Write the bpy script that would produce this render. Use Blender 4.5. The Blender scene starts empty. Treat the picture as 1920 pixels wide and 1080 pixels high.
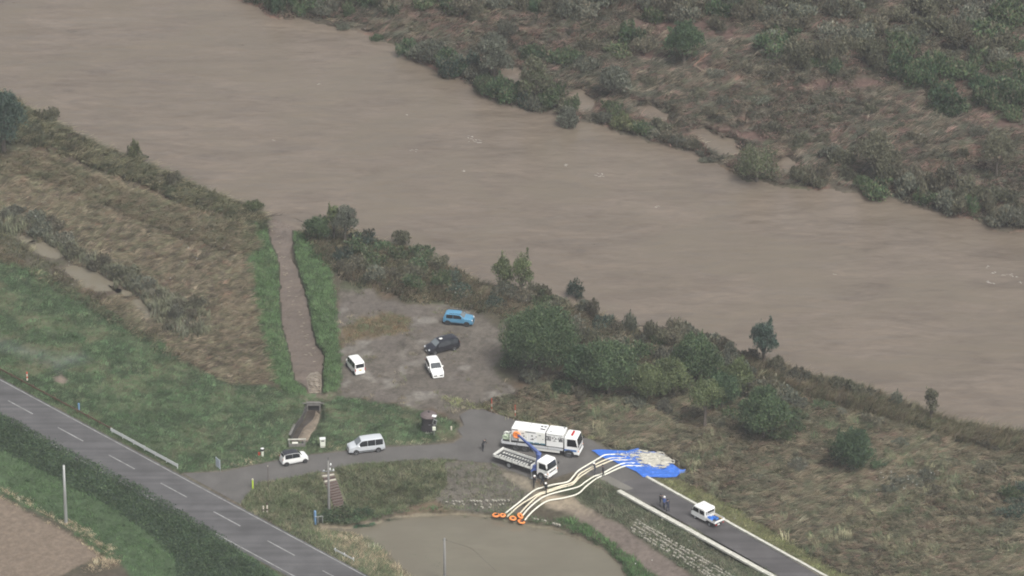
import bpy, bmesh, math, random
import numpy as np
from mathutils import Vector, Matrix, Euler
from mathutils.geometry import delaunay_2d_cdt

PI = math.pi
random.seed(11)
RNG = np.random.default_rng(11)
SC = bpy.context.scene
COL = SC.collection

# ------------------------------------------------------------------ camera, sky, sun, exposure
FPX, PITCH = 10000.0, math.radians(27.0)
CAM_H, CAM_Y = 324.2, -583.4
cam = bpy.data.cameras.new('camera'); cam.sensor_width = 36.0
cam.lens = 36.0 * FPX / 1920.0
cam.clip_start, cam.clip_end = 5.0, 30000.0
cam_o = bpy.data.objects.new('camera', cam); COL.objects.link(cam_o)
cam_o.location = (0, CAM_Y, CAM_H); cam_o.rotation_euler = (PI/2 - PITCH, 0, 0)
SC.camera = cam_o

SUN_EL, SUN_AZ = math.radians(56), math.radians(148)      # azimuth clockwise from +Y
w = bpy.data.worlds.new('World'); SC.world = w; w.use_nodes = True
nt = w.node_tree; nt.nodes.clear()
sky = nt.nodes.new('ShaderNodeTexSky'); sky.sky_type = 'NISHITA'; sky.sun_disc = False
sky.sun_elevation = SUN_EL; sky.sun_rotation = SUN_AZ
sky.air_density = 1.0; sky.dust_density = 6.0; sky.ozone_density = 1.0
bw = nt.nodes.new('ShaderNodeRGBToBW'); mx = nt.nodes.new('ShaderNodeMixRGB'); mx.inputs[0].default_value = 0.80
tint = nt.nodes.new('ShaderNodeMixRGB'); tint.blend_type = 'MULTIPLY'; tint.inputs[0].default_value = 1.0
tint.inputs[2].default_value = (0.975, 0.99, 1.0, 1)
bg = nt.nodes.new('ShaderNodeBackground'); bg.inputs[1].default_value = 0.10
wo = nt.nodes.new('ShaderNodeOutputWorld')
L_ = nt.links.new
L_(sky.outputs[0], bw.inputs[0]); L_(sky.outputs[0], mx.inputs[1]); L_(bw.outputs[0], mx.inputs[2])
L_(mx.outputs[0], tint.inputs[1]); L_(tint.outputs[0], bg.inputs[0]); L_(bg.outputs[0], wo.inputs[0])
sd = bpy.data.lights.new('sun', 'SUN'); sd.energy = 1.5; sd.angle = math.radians(14); sd.color = (1.0, 0.96, 0.90)
so = bpy.data.objects.new('sun', sd); COL.objects.link(so)
sdir = Vector((math.sin(SUN_AZ)*math.cos(SUN_EL), math.cos(SUN_AZ)*math.cos(SUN_EL), math.sin(SUN_EL)))
so.rotation_euler = sdir.to_track_quat('Z', 'Y').to_euler(); so.location = (0, 0, 200)
vs = SC.view_settings
vs.view_transform = 'Standard'; vs.look = 'None'; vs.gamma = 1.0; vs.use_curve_mapping = False
vs.exposure = 0.84
SC.cycles.max_bounces = 5; SC.cycles.diffuse_bounces = 4; SC.cycles.glossy_bounces = 2
SC.cycles.transparent_max_bounces = 6; SC.cycles.volume_bounces = 0
SC.cycles.filter_width = 1.9
HAZE = 1.1e-4

# ------------------------------------------------------------------ photo pixel -> point on a level
SP, CP = math.sin(PITCH), math.cos(PITCH)
def P(px, py, z):
    """world point at height z that lies on the line of sight through photo pixel (px, py)"""
    px = np.asarray(px, float); py = np.asarray(py, float); z = np.asarray(z, float)
    a = (px - 960.0)/FPX; b = (540.0 - py)/FPX
    dx, dy, dz = a, CP + b*SP, -SP + b*CP
    t = (z - CAM_H)/dz
    return np.stack([dx*t, CAM_Y + dy*t, z + 0*t], -1)
def V(px, py, z): return Vector(P(px, py, z).tolist())

# ------------------------------------------------------------------ numpy noise
def _hash(ix, iy, s):
    n = (ix.astype(np.int64)*374761393 + iy.astype(np.int64)*668265263 + s*974634777) & 0xffffffff
    n = ((n ^ (n >> 13))*1274126177) & 0xffffffff
    n = (n ^ (n >> 16)) & 0xffffffff
    return n/4294967295.0
def vnoise(x, y, s=0):
    x = np.asarray(x, float); y = np.asarray(y, float)
    ix, iy = np.floor(x), np.floor(y); fx, fy = x-ix, y-iy
    fx = fx*fx*(3-2*fx); fy = fy*fy*(3-2*fy)
    a, b = _hash(ix, iy, s), _hash(ix+1, iy, s); c, d = _hash(ix, iy+1, s), _hash(ix+1, iy+1, s)
    return (a*(1-fx)+b*fx)*(1-fy) + (c*(1-fx)+d*fx)*fy
def fbm(x, y, size, octv=3, s=0):
    """-1..1"""
    r, amp, tot = 0, 1.0, 0
    for k in range(octv):
        r = r + amp*(vnoise(x/size*2**k+17.3*k, y/size*2**k-9.1*k, s+k)*2-1); tot += amp; amp *= .5
    return r/tot
def sstep(a, b, x):
    t = np.clip((x-a)/(b-a), 0, 1); return t*t*(3-2*t)
def sdist(X, Y, poly, lim=90.0):
    """signed distance (positive inside) from a polygon, in the units of X, Y; clipped to -lim outside its box"""
    poly = np.asarray(poly, float)
    shp = X.shape; x = X.ravel(); y = Y.ravel()
    out = np.full(x.shape, -lim)
    sel = np.nonzero((x > poly[:,0].min()-lim) & (x < poly[:,0].max()+lim) & (y > poly[:,1].min()-lim) & (y < poly[:,1].max()+lim))[0]
    if len(sel) == 0: return out.reshape(shp)
    x, y = x[sel], y[sel]
    d2 = np.full(x.shape, 1e18); ins = np.zeros(x.shape, bool)
    for (x0, y0), (x1, y1) in zip(poly, np.roll(poly, -1, 0)):
        ex, ey = x1-x0, y1-y0
        t = np.clip(((x-x0)*ex + (y-y0)*ey)/(ex*ex+ey*ey+1e-12), 0, 1)
        d2 = np.minimum(d2, (x-x0-t*ex)**2 + (y-y0-t*ey)**2)
        if y0 != y1:
            c = ((y0 > y) != (y1 > y)) & (x < ex*(y-y0)/(y1-y0) + x0)
            ins ^= c
    d = np.sqrt(d2); out[sel] = np.where(ins, d, -d)
    return np.maximum(out, -lim).reshape(shp)

# ------------------------------------------------------------------ object helpers
def link(name, me, parent=None, mat=None):
    o = bpy.data.objects.new(name, me); COL.objects.link(o)
    if parent is not None: o.parent = parent
    if mat is not None:
        for m in (mat if isinstance(mat, (list, tuple)) else [mat]): me.materials.append(m)
    return o
def tag(o, label=None, cat=None, group=None, kind=None):
    if label: o['label'] = label
    if cat: o['category'] = cat
    if group: o['group'] = group
    if kind: o['kind'] = kind
    return o
def empty(name, loc, rz=0, label=None, cat=None, group=None, kind=None):
    o = bpy.data.objects.new(name, None); COL.objects.link(o)
    o.location = loc; o.rotation_euler = (0, 0, rz); o.empty_display_size = .3
    return tag(o, label, cat, group, kind)
def np_mesh(name, verts, faces, cols=None, smooth=False):
    me = bpy.data.meshes.new(name)
    verts = np.asarray(verts, np.float32).reshape(-1, 3); faces = np.asarray(faces, np.int32)
    me.vertices.add(len(verts)); me.vertices.foreach_set('co', verts.ravel())
    k = faces.shape[1]
    me.loops.add(faces.size); me.loops.foreach_set('vertex_index', faces.ravel())
    me.polygons.add(len(faces)); me.polygons.foreach_set('loop_start', np.arange(0, faces.size, k, dtype=np.int32))
    if smooth: me.polygons.foreach_set('use_smooth', np.ones(len(faces), bool))
    me.update(calc_edges=True)
    if cols is not None:
        c = np.ones((len(verts), 4), np.float32); c[:, :3] = cols
        at = me.attributes.new('Col', 'FLOAT_COLOR', 'POINT'); at.data.foreach_set('color', c.ravel())
    return me
def bm_obj(name, bm, mat, parent=None, smooth=False):
    me = bpy.data.meshes.new(name); bm.normal_update(); bm.to_mesh(me); bm.free()
    if smooth:
        me.polygons.foreach_set('use_smooth', np.ones(len(me.polygons), bool))
    return link(name, me, parent, mat)
def bx(bm, c, s, rz=0, ry=0, bev=0, rx=0):
    M = Matrix.Translation(c) @ Euler((rx, ry, rz)).to_matrix().to_4x4() @ Matrix.Diagonal((*s, 1))
    r = bmesh.ops.create_cube(bm, size=1.0, matrix=M)
    if bev > 0:
        ed = list({e for v in r['verts'] for e in v.link_edges})
        bmesh.ops.bevel(bm, geom=ed, offset=bev, segments=1, affect='EDGES')
    return bm
def tube(bm, pts, rad, n=8, caps=True):
    pts = [Vector(p) for p in pts]
    rad = rad if isinstance(rad, (list, tuple)) else [rad]*len(pts)
    rings = []; up = None
    for i, p in enumerate(pts):
        d = (pts[min(i+1, len(pts)-1)] - pts[max(i-1, 0)]).normalized()
        a = d.orthogonal().normalized() if up is None else (up - d*up.dot(d)).normalized()
        up = a; b = d.cross(a)
        rings.append([bm.verts.new(p + (a*math.cos(2*PI*k/n) + b*math.sin(2*PI*k/n))*rad[i]) for k in range(n)])
    for r0, r1 in zip(rings, rings[1:]):
        for k in range(n): bm.faces.new((r0[k], r0[(k+1) % n], r1[(k+1) % n], r1[k]))
    if caps:
        bm.faces.new(rings[0][::-1]); bm.faces.new(rings[-1])
    return bm
def lathe(bm, prof, n=16, M=None):
    """prof = [(r, z)...] about local z"""
    M = M or Matrix.Identity(4)
    rings = []
    for r, z in prof:
        if r < 1e-5: rings.append([bm.verts.new(M @ Vector((0, 0, z)))])
        else: rings.append([bm.verts.new(M @ Vector((r*math.cos(2*PI*k/n), r*math.sin(2*PI*k/n), z))) for k in range(n)])
    for a, b in zip(rings, rings[1:]):
        for k in range(n):
            k2 = (k+1) % n
            f = [a[k] if len(a) > 1 else a[0], a[k2] if len(a) > 1 else None, b[k2] if len(b) > 1 else None, b[k] if len(b) > 1 else b[0]]
            f = [v for v in f if v is not None]
            if len(f) >= 3: bm.faces.new(f)
    return bm
def torus(bm, R, r, M, n=20, m=8):
    return lathe(bm, [(R + r*math.cos(2*PI*k/m), r*math.sin(2*PI*k/m)) for k in range(m+1)], n, M)

# ------------------------------------------------------------------ materials
def mat(name, col, rough=.6, spec=.5, metal=0, noise=0, nscale=8, coat=0, bump=0, bscale=40):
    m = bpy.data.materials.new(name); m.use_nodes = True
    t = m.node_tree; b = t.nodes['Principled BSDF']
    b.inputs['Base Color'].default_value = (*col, 1); b.inputs['Roughness'].default_value = rough
    b.inputs['Specular IOR Level'].default_value = spec; b.inputs['Metallic'].default_value = metal
    if coat: b.inputs['Coat Weight'].default_value = coat; b.inputs['Coat Roughness'].default_value = .08
    if noise or bump:
        tc = t.nodes.new('ShaderNodeTexCoord')
        if noise:
            n = t.nodes.new('ShaderNodeTexNoise'); n.inputs['Scale'].default_value = nscale; n.inputs['Detail'].default_value = 5
            t.links.new(tc.outputs['Object'], n.inputs['Vector'])
            r = t.nodes.new('ShaderNodeMapRange'); r.inputs[1].default_value = .3; r.inputs[2].default_value = .7
            r.inputs[3].default_value = 1-noise; r.inputs[4].default_value = 1+noise
            t.links.new(n.outputs[0], r.inputs[0])
            mm = t.nodes.new('ShaderNodeMixRGB'); mm.blend_type = 'MULTIPLY'; mm.inputs[0].default_value = 1
            mm.inputs[1].default_value = (*col, 1); t.links.new(r.outputs[0], mm.inputs[2]); t.links.new(mm.outputs[0], b.inputs['Base Color'])
        if bump:
            n2 = t.nodes.new('ShaderNodeTexNoise'); n2.inputs['Scale'].default_value = bscale; n2.inputs['Detail'].default_value = 4
            t.links.new(tc.outputs['Object'], n2.inputs['Vector'])
            bp = t.nodes.new('ShaderNodeBump'); bp.inputs['Strength'].default_value = bump; bp.inputs['Distance'].default_value = .05
            t.links.new(n2.outputs[0], bp.inputs['Height']); t.links.new(bp.outputs[0], b.inputs['Normal'])
    return m
def attr_mat(name, rough=.75, spec=.25, trans=0., rnd=0., nz=0., nsc=1.2):
    """base colour from the mesh's own albedo attribute, with fine procedural variation"""
    m = bpy.data.materials.new(name); m.use_nodes = True
    t = m.node_tree; b = t.nodes['Principled BSDF']; b.inputs['Roughness'].default_value = rough
    b.inputs['Specular IOR Level'].default_value = spec
    a = t.nodes.new('ShaderNodeAttribute'); a.attribute_name = 'Col'; col = a.outputs['Color']
    if rnd:
        oi = t.nodes.new('ShaderNodeObjectInfo'); hs = t.nodes.new('ShaderNodeHueSaturation')
        r = t.nodes.new('ShaderNodeMapRange'); r.inputs[3].default_value = 1-rnd; r.inputs[4].default_value = 1+rnd
        t.links.new(oi.outputs['Random'], r.inputs[0]); t.links.new(r.outputs[0], hs.inputs['Value'])
        r2 = t.nodes.new('ShaderNodeMapRange'); r2.inputs[3].default_value = .47; r2.inputs[4].default_value = .52
        w2 = t.nodes.new('ShaderNodeMath'); w2.operation = 'FRACT'; w3 = t.nodes.new('ShaderNodeMath'); w3.operation = 'MULTIPLY'; w3.inputs[1].default_value = 7.31
        t.links.new(oi.outputs['Random'], w3.inputs[0]); t.links.new(w3.outputs[0], w2.inputs[0]); t.links.new(w2.outputs[0], r2.inputs[0])
        t.links.new(r2.outputs[0], hs.inputs['Hue']); t.links.new(col, hs.inputs['Color']); col = hs.outputs[0]
    if nz:
        g = t.nodes.new('ShaderNodeNewGeometry')
        n = t.nodes.new('ShaderNodeTexNoise'); n.inputs['Scale'].default_value = nsc; n.inputs['Detail'].default_value = 8; n.inputs['Roughness'].default_value = .7
        t.links.new(g.outputs['Position'], n.inputs['Vector'])
        r = t.nodes.new('ShaderNodeMapRange'); r.inputs[1].default_value = .3; r.inputs[2].default_value = .7
        r.inputs[3].default_value = 1-nz; r.inputs[4].default_value = 1+nz; t.links.new(n.outputs[0], r.inputs[0])
        mm = t.nodes.new('ShaderNodeMixRGB'); mm.blend_type = 'MULTIPLY'; mm.inputs[0].default_value = 1
        t.links.new(col, mm.inputs[1]); t.links.new(r.outputs[0], mm.inputs[2]); col = mm.outputs[0]
        bp = t.nodes.new('ShaderNodeBump'); bp.inputs['Strength'].default_value = .5; bp.inputs['Distance'].default_value = .12
        n3 = t.nodes.new('ShaderNodeTexNoise'); n3.inputs['Scale'].default_value = 3.0; n3.inputs['Detail'].default_value = 6
        t.links.new(g.outputs['Position'], n3.inputs['Vector']); t.links.new(n3.outputs[0], bp.inputs['Height']); t.links.new(bp.outputs[0], b.inputs['Normal'])
    t.links.new(col, b.inputs['Base Color'])
    if trans:
        tr = t.nodes.new('ShaderNodeBsdfTranslucent'); t.links.new(col, tr.inputs[0])
        mi = t.nodes.new('ShaderNodeMixShader'); mi.inputs[0].default_value = trans
        t.links.new(b.outputs[0], mi.inputs[1]); t.links.new(tr.outputs[0], mi.inputs[2])
        t.links.new(mi.outputs[0], t.nodes['Material Output'].inputs[0])
    return m
def water_mat(name, col, rough, scale, stretch, ang, strength, mott=.10, fine=0):
    m = bpy.data.materials.new(name); m.use_nodes = True
    t = m.node_tree; b = t.nodes['Principled BSDF']
    b.inputs['Roughness'].default_value = rough; b.inputs['IOR'].default_value = 1.33
    g = t.nodes.new('ShaderNodeNewGeometry'); mp = t.nodes.new('ShaderNodeMapping')
    mp.inputs['Rotation'].default_value = (0, 0, ang); mp.inputs['Scale'].default_value = (1/stretch, 1, 1)
    t.links.new(g.outputs['Position'], mp.inputs[0])
    bps = None
    for sc_, st, di in ((scale, strength, .25), (scale*4.3, strength*.8, .06), (scale*.22, strength*.6, 1.2)):
        n = t.nodes.new('ShaderNodeTexNoise'); n.inputs['Scale'].default_value = sc_; n.inputs['Detail'].default_value = 5
        n.inputs['Distortion'].default_value = .8
        t.links.new(mp.outputs[0], n.inputs['Vector'])
        bp = t.nodes.new('ShaderNodeBump'); bp.inputs['Strength'].default_value = st; bp.inputs['Distance'].default_value = di
        t.links.new(n.outputs[0], bp.inputs['Height'])
        if bps is not None: t.links.new(bps, bp.inputs['Normal'])
        bps = bp.outputs[0]
    t.links.new(bps, b.inputs['Normal'])
    n = t.nodes.new('ShaderNodeTexNoise'); n.inputs['Scale'].default_value = scale*.12; n.inputs['Detail'].default_value = 7; n.inputs['Distortion'].default_value = 1.2
    t.links.new(mp.outputs[0], n.inputs['Vector'])
    r = t.nodes.new('ShaderNodeMapRange'); r.inputs[1].default_value = .3; r.inputs[2].default_value = .7; r.inputs[3].default_value = 1-mott; r.inputs[4].default_value = 1+mott
    t.links.new(n.outputs[0], r.inputs[0])
    mm = t.nodes.new('ShaderNodeMixRGB'); mm.blend_type = 'MULTIPLY'; mm.inputs[0].default_value = 1; mm.inputs[1].default_value = (*col, 1)
    t.links.new(r.outputs[0], mm.inputs[2]); out = mm.outputs[0]
    if fine:  # streaks in the base colour stand in for ripple reflections
        mp2 = t.nodes.new('ShaderNodeMapping'); mp2.inputs['Rotation'].default_value = (0, 0, .25); mp2.inputs['Scale'].default_value = (.22, .75, 1)
        t.links.new(g.outputs['Position'], mp2.inputs[0])
        for sc_, am in ((.35, fine), (1.3, fine*.8)):
            n = t.nodes.new('ShaderNodeTexNoise'); n.inputs['Scale'].default_value = sc_; n.inputs['Detail'].default_value = 6; n.inputs['Roughness'].default_value = .65; n.inputs['Distortion'].default_value = 1.0
            t.links.new(mp2.outputs[0], n.inputs['Vector']); r = t.nodes.new('ShaderNodeMapRange'); r.inputs[1].default_value = .3; r.inputs[2].default_value = .7; r.inputs[3].default_value = 1-am; r.inputs[4].default_value = 1+am
            t.links.new(n.outputs[0], r.inputs[0]); q = t.nodes.new('ShaderNodeMixRGB'); q.blend_type = 'MULTIPLY'; q.inputs[0].default_value = 1
            t.links.new(out, q.inputs[1]); t.links.new(r.outputs[0], q.inputs[2]); out = q.outputs[0]
    t.links.new(out, b.inputs['Base Color'])
    return m
# ------------------------------------------------------------------ the lie of the land (outlines traced on the photo, then laid on real levels)
RIVER = [(-600,-165),(-80,125),(0,172),(90,220),(200,276),(280,305),(345,336),(420,368),(480,390),(505,412),(545,432),(575,432),(600,424),(650,424),(700,448),(760,462),
 (850,500),(900,528),(940,535),(1000,545),(1060,568),(1130,592),(1200,620),(1300,646),(1400,674),(1500,700),(1600,725),(1700,758),(1760,784),(1850,803),(1920,810),(2100,860),(2700,1060),
 (2700,700),(2100,490),(1920,434),(1870,428),(1820,409),(1760,400),(1700,384),(1640,370),(1560,356),(1500,352),(1440,347),(1400,336),(1370,320),(1330,302),(1290,286),(1200,264),
 (1140,242),(1090,230),(1040,214),(960,200),(920,182),(870,160),(830,137),(780,112),(735,86),(690,64),(640,50),(580,40),(520,30),(455,8),(380,-28),(100,-160),(-600,-500)]
RIVER_SHEET = [(-600,-130),(-80,150),(0,200),(200,310),(345,370),(480,430),(500,440),(560,455),(650,455),(760,490),(900,560),(1000,575),(1130,625),(1300,680),(1500,735),(1700,790),(1850,835),(1920,845),(2100,890),(2700,1090),
 (2700,560),(2100,350),(1920,300),(1700,240),(1500,215),(1300,180),(1100,130),(900,80),(780,20),(600,-40),(380,-120),(100,-260),(-600,-600)]
POOLS = [[(935,150),(942,132),(970,128),(978,150),(965,165),(940,162)],[(1062,176),(1085,168),(1112,190),(1108,208),(1080,205)],[(1190,203),(1215,200),(1250,215),(1245,222),(1215,220)],
 [(1295,248),(1320,244),(1375,266),(1385,282),(1370,290),(1340,284),(1312,268)],[(1446,308),(1472,296),(1486,306),(1472,322)],[(1560,332),(1595,330),(1615,342),(1590,348)]]
CHANNEL = [(507,404),(503,418),(509,450),(522,480),(527,500),(528,560),(531,610),(543,650),(552,695),(556,712),(575,722),(580,736),(602,736),(603,700),(605,668),(590,645),(582,610),(575,565),(560,520),(549,480),(546,440),(547,426)]
PUDDLES = [[(38,446),(50,441),(64,447),(62,456),(44,454)],[(55,462),(75,452),(112,470),(118,482),(95,484),(66,472)],[(118,503),(140,498),(180,512),(215,532),(212,545),(180,545),(150,533)],[(210,538),(246,546),(252,556),(228,558)],[(238,562),(262,560),(285,590),(275,600),(255,582)]]
DRAIN = [(577,764),(600,764),(598,785),(592,800),(575,828),(546,828),(553,808),(568,790),(574,778)]
PADDY = [(590,988),(650,990),(700,982),(740,972),(800,967),(850,965),(920,967),(950,978),(985,984),(1040,993),(1090,1010),(1130,1030),(1160,1055),(1180,1085),(1230,1200),(1260,1330),(980,1330),(830,1180),(770,1085),(735,1050),(700,1020),(640,1000)]
PADDY_SHEET = [(560,975),(700,962),(850,950),(950,958),(1060,975),(1140,1010),(1190,1050),(1290,1240),(1310,1360),(960,1360),(760,1180),(680,1060),(600,1010)]
FIELD = [(-500,640),(0,932),(60,965),(110,990),(160,1022),(183,1042),(150,1060),(110,1082),(60,1200),(-500,1250)]
SIDE_ROAD = [(345,888),(420,884.5),(500,868),(560,856),(640,847),(720,839),(800,835),(850,831),(868,819),(858,806),(870,797),(862,778),(880,768),(905,768),(960,786),(1040,806),(1110,826),(1132,840),(1165,864),(1210,891),(1250,915),(1220,948),(1163,917),(1112,893),(1075,884),(1030,898),(1000,898),(950,880),(925,869),(850,861.5),(770,862.5),(660,871),(550,895),(482,906),(466,925),(450,945)]
LEVEE_ROAD = [(1150,909),(1206,893),(1540,1081.5),(1900,1284),(1830,1284),(1463,1081),(1170,917)]
MAIN_ROAD = [(-900,229),(0,712),(685,1080),(1200,1357),(1150,1400),(560,1088),(0,778),(-900,290)]
GRAVEL = [(636,542),(700,543),(735,556),(770,572),(830,570),(900,586),(945,620),(940,660),(930,700),(965,735),(950,752),(880,762),(862,778),(876,790),(866,797),(830,778),(780,760),(720,754),(650,745),(632,735),(642,700),(640,640),(630,600)]
GRAVEL_GRASS = [(640,612),(680,596),(730,586),(768,598),(765,620),(730,628),(690,632),(645,642)]
TRACK = [(1000,918),(1030,926),(1075,930),(1110,958),(1165,985),(1240,1040),(1330,1100),(1250,1100),(1190,1048),(1120,1000),(1070,965),(1020,945)]
BRIGHT_L = [(458,415),(505,415),(512,455),(524,490),(527,560),(531,615),(545,660),(556,715),(580,738),(550,745),(510,712),(495,650),(480,580),(465,500),(455,450)]
BRIGHT_R = [(546,432),(580,434),(600,450),(615,490),(625,540),(632,590),(636,650),(640,700),(630,735),(603,736),(604,700),(606,668),(592,645),(582,600),(574,560),(560,515),(550,480)]
MEADOW = [(-600,180),(-80,440),(0,486),(80,508),(150,548),(230,598),(300,640),(350,680),(430,720),(505,722),(580,742),(630,745),(720,757),(780,766),(830,782),(862,797),(850,822),(800,833),(720,838),(640,846),(500,868),(420,884),(345,888),(0,712),(-600,390)]
BROWN_L = [(-400,120),(-60,270),(0,290),(60,282),(150,312),(250,350),(330,385),(460,412),(455,450),(465,500),(480,580),(495,650),(512,712),(430,722),(350,682),(300,642),(230,600),(180,570),(235,545),(100,475),(0,420),(-400,220)]
SLOPE = [(450,945),(482,906),(550,895),(660,871),(770,862),(850,862),(850,900),(835,925),(800,940),(700,968),(640,988),(590,988),(520,965)]
BARE_SLOPE = [(836,864),(925,870),(1000,900),(1020,925),(985,960),(940,962),(840,955),(818,935),(838,910)]
LEVEE_SLOPE = [(1050,915),(1112,894),(1163,918),(1300,995),(1463,1084),(1520,1120),(1340,1100),(1240,1040),(1165,985),(1110,955),(1075,930)]
BANK_GRASS = [(1206,893),(1260,893),(1340,930),(1430,985),(1530,1045),(1640,1110),(1700,1160),(1540,1081)]
LOW_VERGE = [(-500,540),(0,778),(100,832),(250,910),(380,985),(530,1082),(600,1160),(300,1160),(230,1060),(185,1035),(130,990),(60,955),(0,925),(-500,640)]
STRAW = [(600,985),(680,992),(705,1025),(760,1080),(800,1150),(740,1150),(690,1080),(640,1045),(600,1010)]
TARP = [(1108.5,844.6),(1118,843),(1129,842.7),(1152,844),(1176,845),(1188,842),(1197,839.5),(1199,843.5),(1205,848),(1225,846),(1245,853),(1259,868),(1267,874),(1274.5,879.5),(1280,880.5),(1286,879.5),(1283.6,886.5),(1276,887),(1268,894),(1248,895.5),(1229,894.5),(1206,894.5),(1193,884),(1178.6,877.5),(1164,872.5),(1152.6,865),(1136,860.5),(1123,854),(1115,847)]
SPLASH = [(1155,851),(1164,850.5),(1180,850),(1188,846),(1200,844.5),(1214,844.5),(1210,848),(1222,848.5),(1233,847),(1244,850),(1252,857),(1258,862),(1265,864),(1264,867),(1257,869),(1252,874),(1240,877),(1226,876.5),(1214,874.5),(1206,874),(1199,868),(1190,864.5),(1180,862.5),(1190,861),(1200,860),(1192,857.5),(1178,855.5),(1165,853.5)]
# ground levels (photo x, photo y, height in metres; the flooded river is 0)
CTRL = [(-900,229,2.2),(-400,497,2.2),(0,712,2.2),(170,803,2.2),(340,895,2.2),(500,981,2.2),(685,1080,2.2),(900,1196,2.2),(1200,1357,2.2),(-400,560,2.2),(0,785,2.2),(170,878,2.2),(340,970,2.2),(500,1056,2.2),(685,1160,2.2),(1100,1370,2.2),
 (-400,610,1.9),(0,850,1.9),(130,915,1.9),(250,985,1.9),(400,1070,1.9),(600,1200,1.9),(0,930,-.3),(100,985,-.3),(220,1065,-.3),(0,1080,-.3),(-400,900,-.3),(100,1200,-.3),
 (-100,630,2.0),(0,685,2.0),(200,793,2.05),(335,864,2.1),(0,620,1.4),(0,540,.9),(0,486,.65),(200,680,1.6),(200,620,1.1),(350,760,1.55),(450,760,1.2),(450,830,1.85),(520,800,1.4),(560,850,2.05),(400,880,2.15),
 (-400,300,1.2),(-400,150,.9),(80,465,.42),(190,525,.4),(265,580,.5),(100,380,.75),(300,450,.8),(250,520,.8),(400,560,.9),(480,640,.9),(400,660,.9),(30,330,.8),(200,360,.7),(400,430,.7),
 (480,480,.75),(510,600,.85),(540,690,.95),(590,500,.75),(612,600,.9),(625,700,.95),(590,745,1.3),(540,745,1.2),(640,745,1.1),(588,756,1.35),
 (700,580,.95),(850,610,.95),(680,690,1.0),(820,690,1.0),(920,700,1.0),(900,650,.95),(720,745,1.2),(800,760,1.5),(870,780,1.95),(640,500,.7),(750,520,.7),(900,570,.8),
 (900,810,2.15),(920,840,2.2),(1000,830,2.2),(1090,850,2.2),(1040,880,2.2),(960,783,2.05),(1040,802,2.05),(1120,825,2.1),(620,775,1.35),(700,785,1.45),(800,800,1.75),(650,825,2.0),(850,800,2.0),(760,825,2.05),
 (400,905,2.2),(500,887,2.2),(600,860,2.2),(700,852,2.2),(800,848,2.2),(480,930,2.1),(560,905,2.1),(660,880,2.1),(800,870,2.1),(930,885,2.1),(1000,908,2.1),
 (600,985,-.1),(670,978,-.25),(740,966,-.25),(850,960,-.25),(920,962,-.25),(980,975,-.25),(1060,992,-.25),(1150,1042,-.25),(1200,1085,-.25),(640,1020,.4),(560,1006,2.0),(600,1026,1.9),(700,1078,1.8),(740,1065,-.1),(800,1000,-.6),(900,1020,-.6),(1000,1060,-.6),(850,1100,-.6),
 (1030,932,1.0),(1075,948,.8),(1130,980,.65),(1200,1027,.6),(1290,1080,.6),(1163,918,2.2),(1300,995,2.2),(1455,1080,2.2),(1700,1215,2.2),(1210,893,2.2),(1300,944,2.2),(1540,1080,2.2),(1800,1225,2.2),(1120,905,2.1),
 (1300,900,1.6),(1250,850,1.55),(1150,825,2.0),(1200,845,1.8),(1400,950,1.55),(1500,1000,1.65),(1620,1060,1.7),(1300,800,1.0),(1100,760,1.0),(1000,745,1.1),(1500,850,1.0),(1600,900,1.1),(1700,950,1.2),(1800,1000,1.3),(1920,1060,1.4),(1920,900,1.0),
 (2300,1150,1.4),(1200,690,.8),(1400,740,.8),(1600,790,.8),(1800,850,.8),(2400,1500,1.4),(1500,1500,.5),(700,1500,-.3),(-800,1500,-.3),(-1500,700,1.5),
 (1000,60,.9),(1500,150,1.0),(1800,100,1.3),(1900,280,.9),(1300,150,.7),(1100,130,.55),(700,0,.8),(1000,-200,1.3),(2200,0,1.5),(1500,270,.6),(1700,320,.7),(2400,300,1.2),(-500,-900,1.2),(2000,-900,1.6),(600,-500,1.2)]
_c = np.array(CTRL); _cx = _c[:, :2]*np.array([1., 2.1])
def _rbf():
    d = np.sqrt(((_cx[:, None]-_cx[None])**2).sum(-1)); n = len(_c)
    A = np.zeros((n+1, n+1)); A[:n, :n] = d; A[:n, n] = 1; A[n, :n] = 1
    return np.linalg.solve(A, np.r_[_c[:, 2], 0])
_w = _rbf()
def base_z(X, Y):
    out = np.empty(X.size); x = X.ravel(); y = Y.ravel()*2.1
    for i in range(0, len(x), 20000):
        xs, ys = x[i:i+20000, None], y[i:i+20000, None]
        out[i:i+20000] = np.sqrt((xs-_cx[None, :, 0])**2 + (ys-_cx[None, :, 1])**2) @ _w[:-1] + _w[-1]
    return np.clip(out.reshape(X.shape), -.7, 2.25)

gx = np.r_[[-9000,-4500,-2200,-1200,-700,-420,-260,-170,-120], np.arange(-80, 2004, 4.), [2040,2100,2200,2400,2800,3500,5000,9000]]
gy = np.r_[[-3700,-3000,-2300,-1600,-1100,-750,-500,-330,-220,-150,-100,-75], np.arange(-56, 1144, 4.), [1170,1220,1300,1450,1700,2200,3200]]
GX, GY = np.meshgrid(gx, gy)
def wob(a, s, seed): return a*fbm(GX, GY*2.0, s, 3, seed)
D = {}
def zone(name, poly, amp=6., size=26., seed=1, lim=90.):
    polys = poly if isinstance(poly[0], list) else [poly]
    d = np.max([sdist(GX, GY, p, lim) for p in polys], 0)
    D[name] = d + (wob(amp, size, seed) if amp else 0)
    return D[name]
zone('river', RIVER, 4, 30, 3); D['river'] = D['river'] + np.where((GY - (75 + (GX-455)*.262)) < 60, 11*fbm(GX, GY*1.6, 46, 3, 93), 0); zone('pools', POOLS, 6, 18, 4); zone('channel', CHANNEL, 2.6, 16, 5); zone('puddle', PUDDLES, 3, 12, 6)
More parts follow.
